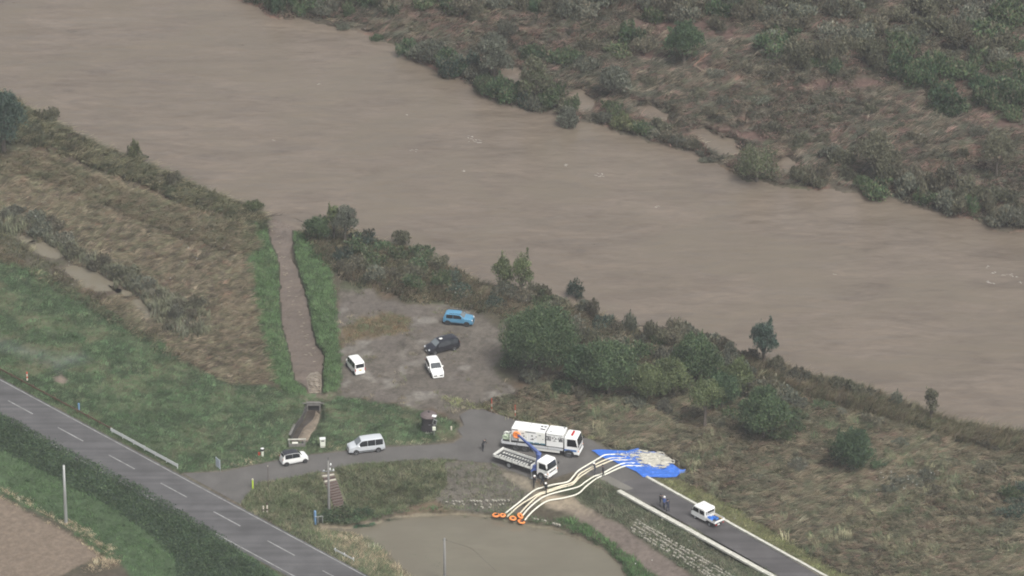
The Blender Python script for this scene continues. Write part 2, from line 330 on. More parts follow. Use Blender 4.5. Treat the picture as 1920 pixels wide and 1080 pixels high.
zone('drain', DRAIN, 3.0, 9, 23); zone('paddy', PADDY, 4, 30, 7); zone('field', FIELD, 2, 12, 8); zone('gravel', GRAVEL, 15, 34, 9); zone('ggrass', GRAVEL_GRASS, 8, 20, 10)
zone('track', TRACK, 6, 22, 11); zone('bl', BRIGHT_L, 4, 20, 12); zone('br', BRIGHT_R, 5, 20, 13); zone('meadow', MEADOW, 7, 40, 14); zone('brown', BROWN_L, 10, 40, 15)
zone('slope', SLOPE, 4, 25, 16); zone('bare', BARE_SLOPE, 7, 25, 17); zone('lslope', LEVEE_SLOPE, 3, 20, 18); zone('bankgrass', BANK_GRASS, 8, 25, 19)
zone('verge', LOW_VERGE, 4, 25, 20); zone('straw', STRAW, 10, 25, 21); zone('tarp', [TARP, SPLASH], 0)
zone('road', [SIDE_ROAD, LEVEE_ROAD, MAIN_ROAD], 0)
FAR = GY < (GX*.27 + 60 + 120*0)      # the land across the river
FAR = (GY - (75 + (GX-455)*.262)) < 0
Z = base_z(GX, GY)
rough = sstep(2, 26, -D['road'])*sstep(-6, 18, -D['gravel'])
wildness = np.where(FAR, 1.0, np.clip(.45 + .6*(D['meadow'] < -4), 0, 1))
Z = Z + rough*wildness*(.16*fbm(GX, GY*2, 34, 3, 31) + .28*fbm(GX, GY*2, 120, 2, 32))*np.where(FAR, 1.25, 1)
# water courses cut into it
dr = D['river']
Z = np.where(dr < 0, .10 + (np.maximum(Z, .2)-.10)*sstep(0, 38, -dr), np.maximum(-1.6, -.04*dr - .04))
dp = D['pools']; Z = np.where(dp > -12, np.minimum(Z, .25 - .5*sstep(-12, 5, dp)), Z)
dc = D['channel']; Z = np.where(dc > -14, np.minimum(Z, np.where(dc < 0, .12 + (np.maximum(Z, .2)-.12)*sstep(0, 12, -dc), -.35)), Z)
dq = D['puddle']; Z = np.where(dq > -10, np.minimum(Z, .62 - .55*sstep(-10, 5, dq)), Z)
dd = D['drain']; Z = np.where(dd > -16, np.minimum(Z, .30 + 1.25*sstep(0, 15, -dd)), Z)
dy = D['paddy']; Z = np.where(dy > -8, np.minimum(Z, np.where(dy < 0, -.32 + (np.maximum(Z, -.3)+.32)*sstep(0, 10, -dy), -.36 - .02*np.minimum(dy, 16))), Z)
Z = np.where(D['road'] > -9, np.minimum(Z, np.where(D['road'] > 0, 2.13, 2.17)), Z)
Zg = Z
PTS = P(GX, GY, Z)

# ---------------------------------------------------------------- albedo of the ground, zone by zone, plus a shade band by the channel
n1 = fbm(GX, GY*2, 60, 4, 41); n2 = fbm(GX, GY*2, 14, 3, 42); n3 = fbm(GX, GY*2.4, 5, 2, 43)
ALB = np.empty(GX.shape + (3,)); ALB[:] = (.105, .088, .060)
def paint(m, col, jit=.0):
    global ALB
    c = np.asarray(col)[None, None, :]*(1 + jit*(n2*.6+n3*.6+n1*.4)[..., None])
    ALB = ALB*(1-m[..., None]) + c*m[..., None]
one = np.ones_like(GX)
paint(one, (.070, .060, .043), .35)
paint(sstep(-.1, .35, n1)*.7, (.068, .076, .046), .3)
paint(sstep(.05, .4, fbm(GX, GY*2, 90, 3, 44))*.6, (.125, .085, .058), .3)
paint(np.where(FAR, 1., 0.)*.85, (.080, .070, .053), .4)
paint(np.where(FAR, sstep(.1, .4, fbm(GX, GY*2.2, 70, 3, 45)), 0.)*.75, (.17, .105, .082), .3)
paint(sstep(-3, 5, D['brown']), (.085, .068, .048), .35)
paint(sstep(-3, 5, D['brown'])*sstep(.0, .45, n1)*.6, (.115, .108, .068), .2)
paint(sstep(-4, 4, D['meadow']), (.040, .056, .030), .4)
paint(sstep(-4, 4, D['meadow'])*sstep(.05, .45, n1)*.7, (.125, .118, .072), .25)
paint(sstep(-4, 4, D['meadow'])*sstep(.1, .4, fbm(GX*.7+GY*.5, GY*2.6-GX*.3, 40, 3, 48))*.5, (.10, .120, .066), .25)
for k in ('bl', 'br'): paint(sstep(-4, 4, D[k]), (.050, .068, .036), .4)
paint(sstep(-4, 4, D['slope']), (.080, .090, .050), .35)
paint(sstep(-4, 4, D['slope'])*sstep(.0, .4, n1)*.6, (.125, .115, .078), .3)
paint(sstep(-4, 4, D['lslope']), (.074, .080, .052), .35)
paint(sstep(-4, 4, D['bare']), (.105, .095, .080), .25)
paint(sstep(-4, 5, D['bankgrass']), (.115, .112, .058), .3)
paint(sstep(-4, 3, D['verge']), (.058, .088, .044), .35)
paint(sstep(-5, 5, D['straw']), (.155, .128, .088), .3)
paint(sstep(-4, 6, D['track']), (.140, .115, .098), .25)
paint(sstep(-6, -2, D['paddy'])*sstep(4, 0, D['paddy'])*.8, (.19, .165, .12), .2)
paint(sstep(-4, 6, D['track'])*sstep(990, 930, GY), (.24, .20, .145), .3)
g = sstep(-5, 6, D['gravel']); paint(g, (.108, .095, .080), .46)
paint(g*sstep(.0, .4, fbm(GX, GY*2, 48, 3, 46))*.7, (.118, .103, .090), .2)
paint(g*sstep(.15, .45, fbm(GX, GY*2, 40, 3, 47))*.6, (.215, .200, .178), .2)
paint(sstep(-6, 5, D['ggrass']), (.118, .090, .055), .35)
paint(sstep(-2, 2, D['field']), (.160, .126, .096), .12)
fur = np.sin((GX*.5 + GY)*.55)*.5
paint(sstep(4, 8, D['field'])*sstep(.2, .5, fur)*.25, (.215, .175, .135), .1)
paint(sstep(-3, 1, D['drain']), (.14, .115, .09), .2)
paint(sstep(-7, -1, D['channel'])*.75, (.045, .040, .030), .3)  # shade at the water's edge, painted as a dark band on the banks
paint(sstep(-2, 3, np.maximum(D['puddle'], D['channel'])), (.12, .10, .08), .2)
paint(sstep(-12, -3, D['puddle'])*.6, (.10, .085, .065), .3)
MUD = [(594,981),(640,984),(672,981),(705,976),(724,996),(700,1010),(660,1002),(602,998)]
zone('mud', MUD, 3, 14, 25); paint(sstep(-3, 4, D['mud']), (.185, .158, .115), .12)
dirt = sstep(-4, 6, sdist(GX, GY, [(940,882),(985,895),(1012,913),(1004,930),(975,914),(948,897)])); paint(dirt, (.19, .165, .125), .25)
bare_end = sstep(-2, 8, sdist(GX, GY, [(545,738),(560,733),(630,735),(632,750),(600,757),(570,756)]))
paint(bare_end, (.155, .130, .095), .25)
RED = [[(1170,40),(1240,34),(1330,40),(1420,62),(1440,74),(1380,80),(1310,66),(1230,62)],[(1500,158),(1560,150),(1640,146),(1670,156),(1640,170),(1560,172)],[(1770,222),(1850,218),(1960,224),(1960,246),(1860,240)],[(1180,98),(1240,92),(1250,108),(1200,116)],[(1290,118),(1330,108),(1350,132),(1300,140)],[(1330,235),(1420,240),(1440,262),(1380,262)],[(1540,255),(1580,262),(1570,275),(1545,270)]]
zone('red', RED, 9, 22, 24); paint(sstep(-7, 7, D['red'])*.8, (.115, .072, .062), .5)
burn = sstep(-4, 6, sdist(GX, GY, [(100,708),(115,702),(128,714),(120,722),(105,720)])); paint(burn, (.20, .16, .13), .2)
paint(sstep(-6, 0, D['road']), (.12, .105, .085), .3)

ny, nx = GX.shape
idx = np.arange(ny*nx).reshape(ny, nx)
quads = np.stack([idx[1:, :-1], idx[1:, 1:], idx[:-1, 1:], idx[:-1, :-1]], -1).reshape(-1, 4)
M_ground = attr_mat('ground soil and turf', .9, .15, nz=.30, nsc=1.6)
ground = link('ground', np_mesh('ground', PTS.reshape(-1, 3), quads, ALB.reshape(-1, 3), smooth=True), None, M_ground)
tag(ground, kind='structure')

def gidx(px, py):
    ix = np.interp(px, gx, np.arange(nx)); iy = np.interp(py, gy, np.arange(ny))
    x0 = np.clip(ix.astype(int), 0, nx-2); y0 = np.clip(iy.astype(int), 0, ny-2)
    return x0, y0, ix-x0, iy-y0
def look(A, px, py):
    px = np.atleast_1d(np.asarray(px, float)); py = np.atleast_1d(np.asarray(py, float))
    x0, y0, fx, fy = gidx(px, py)
    if A.ndim == 3: fx, fy = fx[:, None], fy[:, None]
    return (A[y0, x0]*(1-fx)+A[y0, x0+1]*fx)*(1-fy) + (A[y0+1, x0]*(1-fx)+A[y0+1, x0+1]*fx)*fy
def gz(px, py): return float(look(Zg, px, py)[0])
def G(px, py, dz=0.):
    """point on the ground seen at a photo pixel"""
    return V(px, py, gz(px, py)+dz)

# ---------------------------------------------------------------- sheets: water and paving
def sheet(name, poly, z, m, step=None, kind='structure', parent=None, zfun=None, dens=None):
    poly = [Vector(p) for p in poly]; pts = list(poly); n = len(pts)
    if step:
        A = np.array([tuple(p) for p in poly]); xs = np.arange(A[:,0].min(), A[:,0].max(), step); ys = np.arange(A[:,1].min(), A[:,1].max(), step*.6)
        X, Y = np.meshgrid(xs, ys); X = X + RNG.uniform(-.3, .3, X.shape)*step; Y = Y + RNG.uniform(-.3, .3, Y.shape)*step*.6
        d = sdist(X, Y, A)
        pts += [Vector((x, y)) for x, y in zip(X[d > step*.35], Y[d > step*.35])]
    vv, ee, ff, *_ = delaunay_2d_cdt(pts, [(i, (i+1) % n) for i in range(n)], [], 1, 1e-4)
    A = np.array([tuple(v) for v in vv])
    zz = np.full(len(A), z) if zfun is None else zfun(A[:, 0], A[:, 1])
    W = P(A[:, 0], A[:, 1], zz)
    me = bpy.data.meshes.new(name); me.from_pydata(W.tolist(), [], [tuple(f) for f in ff]); me.update()
    bm = bmesh.new(); bm.from_mesh(me); bmesh.ops.recalc_face_normals(bm, faces=bm.faces)
    if sum(f.normal.z for f in bm.faces) < 0: bmesh.ops.reverse_faces(bm, faces=bm.faces)
    bm.to_mesh(me); bm.free()
    o = link(name, me, parent, m)
    if kind: tag(o, kind=kind)
    return o
FLOW = math.radians(-44)
M_river = water_mat('muddy flood water', (.149, .121, .095), .20, .60, 2.2, -FLOW, .60, .09, .20)
M_chan = water_mat('fast brown ditch water', (.138, .111, .091), .24, 2.2, 1.0, 0, .7, .10, .16)
M_paddy = water_mat('still muddy water', (.152, .138, .104), .12, .5, 1.5, 0, .06, .05, .05)
M_pud = water_mat('puddle water', (.16, .142, .105), .12, 1.0, 1.0, 0, .08, .10)
def hue_mottle(m, c2, sc):
    t = m.node_tree; b = t.nodes['Principled BSDF']; src = b.inputs['Base Color'].links[0].from_socket
    g = t.nodes.new('ShaderNodeNewGeometry'); n = t.nodes.new('ShaderNodeTexNoise'); n.inputs['Scale'].default_value = sc; n.inputs['Detail'].default_value = 6; n.inputs['Distortion'].default_value = 1.5
    t.links.new(g.outputs['Position'], n.inputs['Vector']); r = t.nodes.new('ShaderNodeMapRange'); r.inputs[1].default_value = .42; r.inputs[2].default_value = .66; r.inputs[3].default_value = 0; r.inputs[4].default_value = .8
    t.links.new(n.outputs[0], r.inputs[0]); mm = t.nodes.new('ShaderNodeMixRGB'); t.links.new(r.outputs[0], mm.inputs[0]); t.links.new(src, mm.inputs[1]); mm.inputs[2].default_value = (*c2, 1); t.links.new(mm.outputs[0], b.inputs['Base Color'])
hue_mottle(M_river, (.150, .125, .094), .05)
hue_mottle(M_paddy, (.136, .120, .090), .10)
sheet('river', RIVER_SHEET, 0.0, M_river)
CH_OUT = [(p[0] + (-8 if p[0] < 540 + (p[1]-410)*.14 else 8), p[1]) for p in CHANNEL]
sheet('channel_water', CH_OUT, 0.05, M_chan)
sheet('flooded_paddy', PADDY_SHEET, -0.40, M_paddy)
for k, p in enumerate(PUDDLES):
    c = np.mean(np.array(p), 0); sheet('puddle', [tuple(c + (np.array(q)-c)*1.35) for q in p], .27, M_pud)
M_mud = mat('wet drain mud', (.185, .150, .112), .45, .5, noise=.35, nscale=1.1, bump=.6, bscale=3)
sheet('drain_water', [tuple(q) for q in DRAIN], .34, mat('dark drain water', (.060, .050, .042), .2, .5, noise=.3, nscale=.8))
_sb = [(592,770),(600,777),(598,790),(590,806),(577,826),(563,830),(556,824),(566,806),(574,796),(585,787),(590,779)]
sheet('sand_bar', _sb, .40, M_mud, 2.2, 'structure', None, lambda x, y: .31 + .16*sstep(-1, 5, sdist(x, y, _sb)) + .05*fbm(x, y*2, 6, 2, 5))

def asphalt(name, col, streak=None):
    m = bpy.data.materials.new(name); m.use_nodes = True
    t = m.node_tree; b = t.nodes['Principled BSDF']; b.inputs['Roughness'].default_value = .8; b.inputs['Specular IOR Level'].default_value = .3
    g = t.nodes.new('ShaderNodeNewGeometry')
    def nz(sc, det, lo, hi, mp=None):
        n = t.nodes.new('ShaderNodeTexNoise'); n.inputs['Scale'].default_value = sc; n.inputs['Detail'].default_value = det
        t.links.new(mp or g.outputs['Position'], n.inputs['Vector'])
        r = t.nodes.new('ShaderNodeMapRange'); r.inputs[1].default_value = .3; r.inputs[2].default_value = .7; r.inputs[3].default_value = lo; r.inputs[4].default_value = hi
        t.links.new(n.outputs[0], r.inputs[0]); return r.outputs[0]
    def mul(a, c):
        q = t.nodes.new('ShaderNodeMixRGB'); q.blend_type = 'MULTIPLY'; q.inputs[0].default_value = 1
        if isinstance(a, tuple): q.inputs[1].default_value = a
        else: t.links.new(a, q.inputs[1])
        t.links.new(c, q.inputs[2]); return q.outputs[0]
    c = mul((*col, 1), nz(9., 8, .86, 1.14)); c = mul(c, nz(.35, 5, .82, 1.18))
    if streak is not None:
        mp = t.nodes.new('ShaderNodeMapping'); mp.inputs['Rotation'].default_value = (0, 0, -streak); mp.inputs['Scale'].default_value = (.015, 1.1, 1)
        t.links.new(g.outputs['Position'], mp.inputs[0]); c = mul(c, nz(1.0, 3, .78, 1.22, mp.outputs[0]))
    t.links.new(c, b.inputs['Base Color'])
    return m
RZ = 2.2
r0, r1 = V(0, 712, RZ), V(685, 1080, RZ); rd = (r1-r0).normalized(); rn = Vector((rd.y, -rd.x, 0))
if rn.x > 0: rn = -rn                      # towards the hedge
RANG = math.atan2(rd.y, rd.x)
M_main = asphalt('worn main road asphalt', (.088, .086, .087), RANG); M_side = asphalt('side road asphalt', (.100, .095, .089)); M_levee = asphalt('new levee asphalt', (.078, .074, .074), RANG)
M_line = mat('worn road paint', (.27, .27, .265), .75, noise=.35, nscale=1.5)
def strip(a0, a1, o0, o1, z):
    bm = bmesh.new(); n = max(1, int((a1-a0)/8))
    L = [[bm.verts.new(r0 + rd*(a0+(a1-a0)*k/n) + rn*o + Vector((0, 0, z))) for o in (o0, o1)] for k in range(n+1)]
    for a, b in zip(L, L[1:]): bm.faces.new((a[0], a[1], b[1], b[0]))
    bmesh.ops.recalc_face_normals(bm, faces=bm.faces)
    if sum(f.normal.z for f in bm.faces) < 0: bmesh.ops.reverse_faces(bm, faces=bm.faces)
    return bm
sr = sheet('side_road', SIDE_ROAD, RZ-.012, M_side)
lr = sheet('levee_road', LEVEE_ROAD, RZ-.004, M_levee)
sheet('road_apron', [(1116,893),(1142,892),(1188,916),(1176,919),(1164,917)], RZ+.002, asphalt('dusty road edge', (.150, .142, .125)))
mr = bm_obj('main_road', strip(-120, 190, -.30, 6.75, .004), M_main); tag(mr, kind='structure')
bm_obj('edge_line', strip(-120, 190, -.06, .06, .009), M_line, mr)
bm_obj('edge_line', strip(-120, 190, 6.13, 6.27, .009), M_line, mr)
q = V(15, 751, RZ) - r0; a0 = q.dot(rd); co = q.dot(rn)
for k in range(-4, 12):
    bm_obj('lane_dash', strip(a0 + k*10.0, a0 + k*10.0 + 5.0, co-.075, co+.075, .009), M_line, mr)
# ------------------------------------------------------------------ grass and reeds, every blade a small curved strip
M_blade = attr_mat('grass blades', .8, .2, trans=.30)
LEAF_GAIN = 1.65
def zmask(*names): return np.max([D[n] for n in names], 0)
NOVEG = np.max([D['river']+4, D['road']+1, D['channel']+4.5, D['drain']+3, D['pools']+2, D['puddle']-1, D['tarp']+2, D['mud']-1], 0)
def blades(name, poly, n, L, wdt, col, heading=None, spread=.5, lean=(.2, .7), bend=.6, clump=12, csig=.30, excl=NOVEG, weight=None, seg=2, seed=1, keep=None, jitter=.34, label=None, swirl=.25):
    """heading None = any way; lean = tilt from upright of the lower half (rad); bend = extra tilt of the tip"""
    r = np.random.default_rng(seed)
    A = np.array(poly, float); lo, hi = np.maximum(A.min(0), [-80, -56]), np.minimum(A.max(0), [2000, 1140])
    nc = max(1, int(n/clump)*3)
    cx = r.uniform(lo[0], hi[0], nc); cy = r.uniform(lo[1], hi[1], nc)
    ok = (sdist(cx, cy, A) + 5*fbm(cx, cy*2, 18, 2, seed)) > 0
    if weight is not None: ok &= r.uniform(0, 1, nc) < weight(cx, cy)
    cx, cy = cx[ok], cy[ok]
    if len(cx) == 0: return None
    m = int(n/clump)
    if len(cx) > m: cx, cy = cx[:m], cy[:m]
    k = clump
    sx = 15.0*csig; sy = 7.2*csig
    px = (cx[:, None] + r.normal(0, sx, (len(cx), k))).ravel(); py = (cy[:, None] + r.normal(0, sy, (len(cx), k))).ravel()
    cid = np.repeat(np.arange(len(cx)), k)
    ok = look(excl, px, py) < 0
    if keep is not None: ok &= keep(px, py)
    px, py, cid = px[ok], py[ok], cid[ok]; N = len(px)
    base = P(px, py, look(Zg, px, py) - .03)
    if heading is None: ch = r.uniform(0, 2*PI, len(cx))
    else: ch = (heading(cx, cy) if callable(heading) else heading) + r.normal(0, spread, len(cx)) + swirl*fbm(cx, cy*2, 50, 2, seed+5)
    h = ch[cid] + r.normal(0, .28, N)
    cl = r.uniform(*lean, len(cx)); t1 = cl[cid] + r.normal(0, .10, N); t2 = t1 + bend*r.uniform(.4, 1.2, N)
    ll = r.uniform(*L, N)*(.8+.4*r.uniform(0, 1, len(cx)))[cid]; ww = r.uniform(*wdt, N)
    H = np.stack([np.cos(h), np.sin(h), 0*h], -1); S = np.stack([-np.sin(h), np.cos(h), 0*h], -1); U = np.array([0, 0, 1.])
    # keep some face towards the sky whatever the lean
    mid = base + (ll*.5)[:, None]*(H*np.sin(t1)[:, None] + U*np.cos(t1)[:, None])
    tip = mid + (ll*.5)[:, None]*(H*np.sin(t2)[:, None] + U*np.cos(t2)[:, None])
    tip[:, 2] = np.maximum(tip[:, 2], base[:, 2] + .05)
    pal = np.array([c[:3] for c in col]); wt = np.array([c[3] for c in col]); wt = np.cumsum(wt/wt.sum())
    pk = np.clip(r.uniform(0, 1, len(cx))*.65 + (.5+.5*fbm(cx, cy*2, 60, 3, seed+9)*1.6)*.35, 0, .9999)
    cc = pal[np.searchsorted(wt, pk)][cid]
    cc = cc*(1 + jitter*r.normal(0, 1, N)[:, None]*.5 + jitter*r.normal(0, 1, len(cx))[cid][:, None]*.7)
    cc = np.clip(cc*np.where(cc[:, 0] > cc[:, 1]*1.0, 2.25, 1.85)[:, None], .02, .6)
    if seg == 1:
        v = np.stack([base - S*ww[:, None]*.5, base + S*ww[:, None]*.5, tip], 1)
        f = np.arange(N*3).reshape(N, 3); c = np.repeat(cc, 3, 0)
    else:
        v = np.stack([base - S*ww[:, None]*.5, base + S*ww[:, None]*.5, mid - S*ww[:, None]*.45, mid + S*ww[:, None]*.45, tip], 1)
        i = np.arange(N)[:, None]*5
        f = np.concatenate([i+[0, 1, 3], i+[0, 3, 2], i+[2, 3, 4]], 0); c = np.repeat(cc, 5, 0)
    o = link(name, np_mesh(name, v.reshape(-1, 3), f, c), None, M_blade)
    tag(o, label, None, None, 'stuff')
    return o
REED = [(.142,.116,.080,4),(.165,.136,.098,3),(.112,.098,.066,3),(.116,.112,.070,3),(.190,.158,.112,1.2),(.135,.092,.066,.8)]
OLIVE = [(.115,.118,.072,4),(.145,.138,.086,3),(.092,.102,.062,3),(.168,.150,.098,2),(.080,.088,.056,2)]
MEAD = [(0.054, 0.092, 0.043, 4), (0.068, 0.111, 0.055, 4), (0.088, 0.12, 0.064, 3), (0.112, 0.116, 0.071, 1.2), (0.047, 0.071, 0.039, 2)]
BRIGHT = [(.058,.098,.042,4),(.074,.116,.050,3),(.048,.078,.038,2),(.095,.108,.06,1.2),(.10,.085,.058,.5)]
DULL = [(0.052, 0.046, 0.034, 1.0), (0.155, 0.13, 0.092, 4), (0.121, 0.116, 0.078, 4), (0.181, 0.152, 0.108, 3), (0.105, 0.11, 0.072, 2.5), (0.162, 0.112, 0.087, 1.2), (0.125, 0.132, 0.081, 2.5), (0.213, 0.179, 0.129, 1.4)]
FARC = [(.118,.102,.080,4),(.100,.102,.074,4),(.142,.120,.090,3),(.084,.090,.066,3),(.155,.104,.088,3.0),(.108,.114,.074,2),(.170,.145,.102,1.6),(.05,.046,.036,1)]
YEL = [(0.154, 0.162, 0.074, 4), (0.13, 0.15, 0.067, 3), (0.174, 0.168, 0.094, 2), (0.098, 0.126, 0.06, 2)]
STRAWC = [(.200,.165,.112,4),(.165,.135,.092,3),(.235,.195,.135,1.5),(.130,.110,.072,1.5)]
SLOPEC = [(.066,.086,.044,4),(.090,.100,.056,3),(.120,.110,.072,2),(.052,.070,.040,2),(.14,.125,.09,.8)]
flow = math.radians(-46)
blades('laid_reeds', BROWN_L, 76000, (.5, 1.2), (.04, .08), REED + [(.045,.040,.028,1.8),(.095,.098,.060,3)], lambda x, y: np.radians(-8) + 0*x - .0010*(y-500), -.0 + .32, (.85, 1.4), .25, 12, .22, seed=2,  # the darkest brown clumps stand in for shadowed gaps between the reeds
       excl=np.maximum(NOVEG, D['meadow']-4), label='tan reeds flattened by the flood on the left bank')
BANKL = [(-100,60),(0,150),(90,205),(200,262),(345,325),(480,382),(505,415),(500,435),(455,422),(400,408),(330,380),(250,345),(150,305),(60,275),(-100,250)]
blades('riverside_reeds', BANKL, 42000, (1.2, 2.3), (.06, .11), OLIVE + [(.175,.152,.10,2.5)], flow+.12, .22, (.5, 1.15), .5, 16, .27, seed=3, label='olive reeds bowed over along the left river bank')
DITCH = [(30,400),(80,430),(150,470),(250,520),(330,560),(385,590),(395,630),(340,640),(290,600),(250,560),(180,510),(110,475),(40,440),(-40,420),(-40,390)]
blades('ditch_weeds', DITCH, 16000, (.7, 1.5), (.05, .10), [(.092,.086,.064,3),(.095,.100,.064,3),(.074,.078,.056,2),(.120,.102,.075,1)], None, .6, (.1, .6), .7, 14, .35, seed=4, label='dark weeds crowding the stagnant ditch')
blades('ditch_edge_reeds', [(-80,380),(0,420),(60,470),(120,510),(220,570),(290,620),(360,690),(300,660),(200,600),(100,545),(40,500),(-80,480)], 12000, (.6, 1.3), (.05, .09), REED[:4]+OLIVE[:3], flow+.1, .5, (.5, 1.1), .4, 12, .35, seed=44, label='mixed reeds between ditch and meadow')
blades('meadow_grass', MEADOW, 190000, (.22, .46), (.05, .09), MEAD, lambda x, y: np.radians(-15)+0*x, .9, (.4, 1.1), .5, 16, .28, seed=5, seg=1, jitter=.29, excl=np.maximum(NOVEG, np.maximum(D['gravel'], burn*8-4)), label='short mown grass of the meadow beside the main road')
for k, (pl, nn) in enumerate(((BRIGHT_L, 38000), (BRIGHT_R, 30000))):
    blades('bank_grass', pl, nn, (.15, .46), (.05, .09), BRIGHT, None, 1, (.2, 1.0), .6, 11, .25, jitter=.34, seed=6+k, seg=1, label=['bright green grass on the left side of the channel', 'bright green grass on the right side of the channel'][k])
MIDBANK = [(560,432),(640,412),(700,440),(780,465),(900,525),(1000,540),(1130,590),(1230,630),(1330,655),(1420,690),(1360,720),(1250,700),(1120,680),(1080,620),(930,590),(880,582),(830,566),(760,566),(720,545),(650,530),(615,500)]
blades('riverside_reeds', MIDBANK, 60000, (.8, 1.9), (.05, .10), OLIVE+REED[:3]+[(.070,.060,.045,1.5)], flow, .4, (.3, .95), .6, 13, .36, seed=9, label='olive and brown reeds between parking place and river')
LOWR = [(960,735),(1080,700),(1200,690),(1330,690),(1420,690),(1500,700),(1600,722),(1760,780),(1920,812),(2040,850),(2040,1160),(1650,1130),(1530,1045),(1430,985),(1340,930),(1260,885),(1190,850),(1120,830),(1040,800),(960,782),(880,765)]
blades('laid_grass', LOWR, 150000, (.8, 1.7), (.055, .11), DULL, lambda x, y: flow + .12 + .28*np.sin(x*.011+y*.017), .22, (.75, 1.25), .35, 16, .30, seed=10, excl=np.maximum(NOVEG, D['bankgrass']-3), label='brown grass combed flat by the flood on the right bank')
blades('olive_weeds', LOWR, 52000, (.5, 1.2), (.05, .09), OLIVE[:3]+[(.070,.095,.050,3),(.09,.115,.06,2)], None, 1, (.15, .8), .6, 18, .34, seed=11, jitter=.22, weight=lambda x, y: sstep(.02, .40, fbm(x, y*2.1, 70, 3, 55)), label='patches of olive weeds standing up through the flattened brown grass')
RIVR = [(1380,662),(1500,690),(1600,715),(1700,746),(1760,770),(1850,790),(2040,835),(2040,880),(1900,850),(1800,830),(1700,800),(1600,770),(1500,740),(1400,715)]
blades('riverside_reeds', RIVR, 46000, (1.2, 2.4), (.05, .10), OLIVE[:4]+REED[:2]+[(.19,.16,.108,2.5)], flow+.15, .30, (.15, .75), .6, 14, .30, seed=12, label='standing reeds along the right river edge')
blades('verge_grass', BANK_GRASS, 42000, (.2, .42), (.05, .08), YEL, flow, 1.0, (.3, .9), .5, 10, .3, seed=13, seg=1, label='yellowish mown verge beside the levee road')
blades('verge_grass', [(830,742),(880,752),(960,776),(1040,798),(1120,822),(1125,838),(1040,812),(960,792),(900,772),(840,756)], 9000, (.2, .42), (.05, .08), YEL, None, 1, (.3, .8), .5, 10, .28, seed=14, seg=1, label='grass rim behind the pump truck')
blades('slope_grass', SLOPE, 60000, (.25, .65), (.05, .09), SLOPEC, None, 1, (.3, .9), .6, 11, .32, seed=15, seg=1, excl=np.maximum(np.maximum(NOVEG, D['bare']), sdist(GX, GY, [(602,891),(629,886),(650,948),(627,955)])+3), label='rough grass on the slope above the flooded paddy')
blades('slope_grass', BARE_SLOPE, 6000, (.2, .5), (.05, .09), SLOPEC, None, 1, (.3, .9), .6, 11, .3, seed=16, seg=1, excl=np.maximum(NOVEG, dirt*8-4), label='thin grass on the bare slope')
blades('slope_grass', LEVEE_SLOPE, 34000, (.25, .6), (.05, .09), [(.064,.082,.048,4),(.082,.092,.058,3),(.105,.098,.070,2.5),(.054,.070,.044,2)], None, 1, (.3, .9), .6, 11, .32, seed=17, seg=1, excl=np.maximum(NOVEG, D['track']), label='dark grass on the levee slope below the white kerb')
blades('shore_grass', [(590,960),(700,960),(850,952),(960,962),(1060,985),(1130,1020),(1180,1060),(1240,1120),(1180,1120),(1110,1040),(1030,1000),(960,980),(850,972),(700,982),(600,992)], 12000, (.25, .7), (.05, .09), [(.050,.085,.038,3),(.065,.10,.045,2),(.045,.062,.036,2)], None, 1, (.3, .9), .6, 12, .32, seed=18, seg=1, excl=np.maximum(NOVEG, np.maximum(D['paddy']+3, D['track'])), label='green weeds rimming the flooded paddy')
blades('shore_grass', [(1040,975),(1110,980),(1170,1020),(1260,1085),(1300,1130),(1200,1130),(1160,1060),(1110,1015)], 9000, (.3, .8), (.06, .10), [(.048,.090,.036,3),(.062,.11,.042,2)], None, 1, (.2, .8), .6, 12, .32, seed=19, seg=1, excl=np.maximum(NOVEG, np.maximum(D['paddy'], D['track'])), label='bright weeds between paddy and dirt track')
blades('road_shoulder_grass', [(450,946),(470,925),(520,960),(600,985),(660,1030),(720,1080),(800,1140),(760,1140),(685,1082),(560,1012)], 26000, (.25, .7), (.05, .09), SLOPEC+[(.10,.10,.045,1.5)], None, 1, (.3, .9), .6, 11, .3, seed=20, seg=1, label='uneven weeds along the right shoulder of the main road')
blades('road_shoulder_grass', [(-80,668),(0,711),(170,803),(345,893),(420,886),(335,870),(208,802),(0,690),(-80,650)], 16000, (.15, .4), (.05, .09), [(.045,.070,.036,3),(.06,.085,.042,3),(.085,.08,.055,1)], None, 1, (.3, .9), .6, 10, .25, seed=21, seg=1, label='narrow grass strip between main road and guardrails')
blades('dry_straw', STRAW, 16000, (.3, .9), (.05, .09), STRAWC[1:]+SLOPEC[:2], None, 1, (.6, 1.2), .4, 14, .35, seed=22, seg=1, label='dead straw on the corner of the flooded paddy', excl=np.maximum(NOVEG, D['paddy']-6))
blades('verge_grass', LOW_VERGE, 60000, (.2, .5), (.05, .09), [(.045,.080,.034,4),(.056,.095,.040,3),(.038,.062,.034,2),(.09,.09,.06,.7)], None, 1, (.3, .9), .6, 11, .32, seed=23, seg=1, excl=np.maximum(NOVEG, D['field']), label='green slope between hedge and brown field')
blades('field_edge_straw', [(-80,885),(0,912),(55,938),(100,965),(150,985),(205,1020),(232,1045),(215,1065),(150,1080),(190,1040),(160,1022),(110,990),(60,965),(0,933),(-80,900)], 15000, (.2, .55), (.05, .09), STRAWC, None, 1, (.5, 1.2), .4, 12, .22, seed=24, seg=1, label='pale straw heaped round the brown field',
       keep=lambda x, y: np.abs(sdist(x, y, [(-80,875),(0,925),(60,957),(110,983),(165,1018),(205,1045),(205,1047),(165,1020),(110,985),(60,959),(0,927),(-80,877)], 40)) > 2.2)
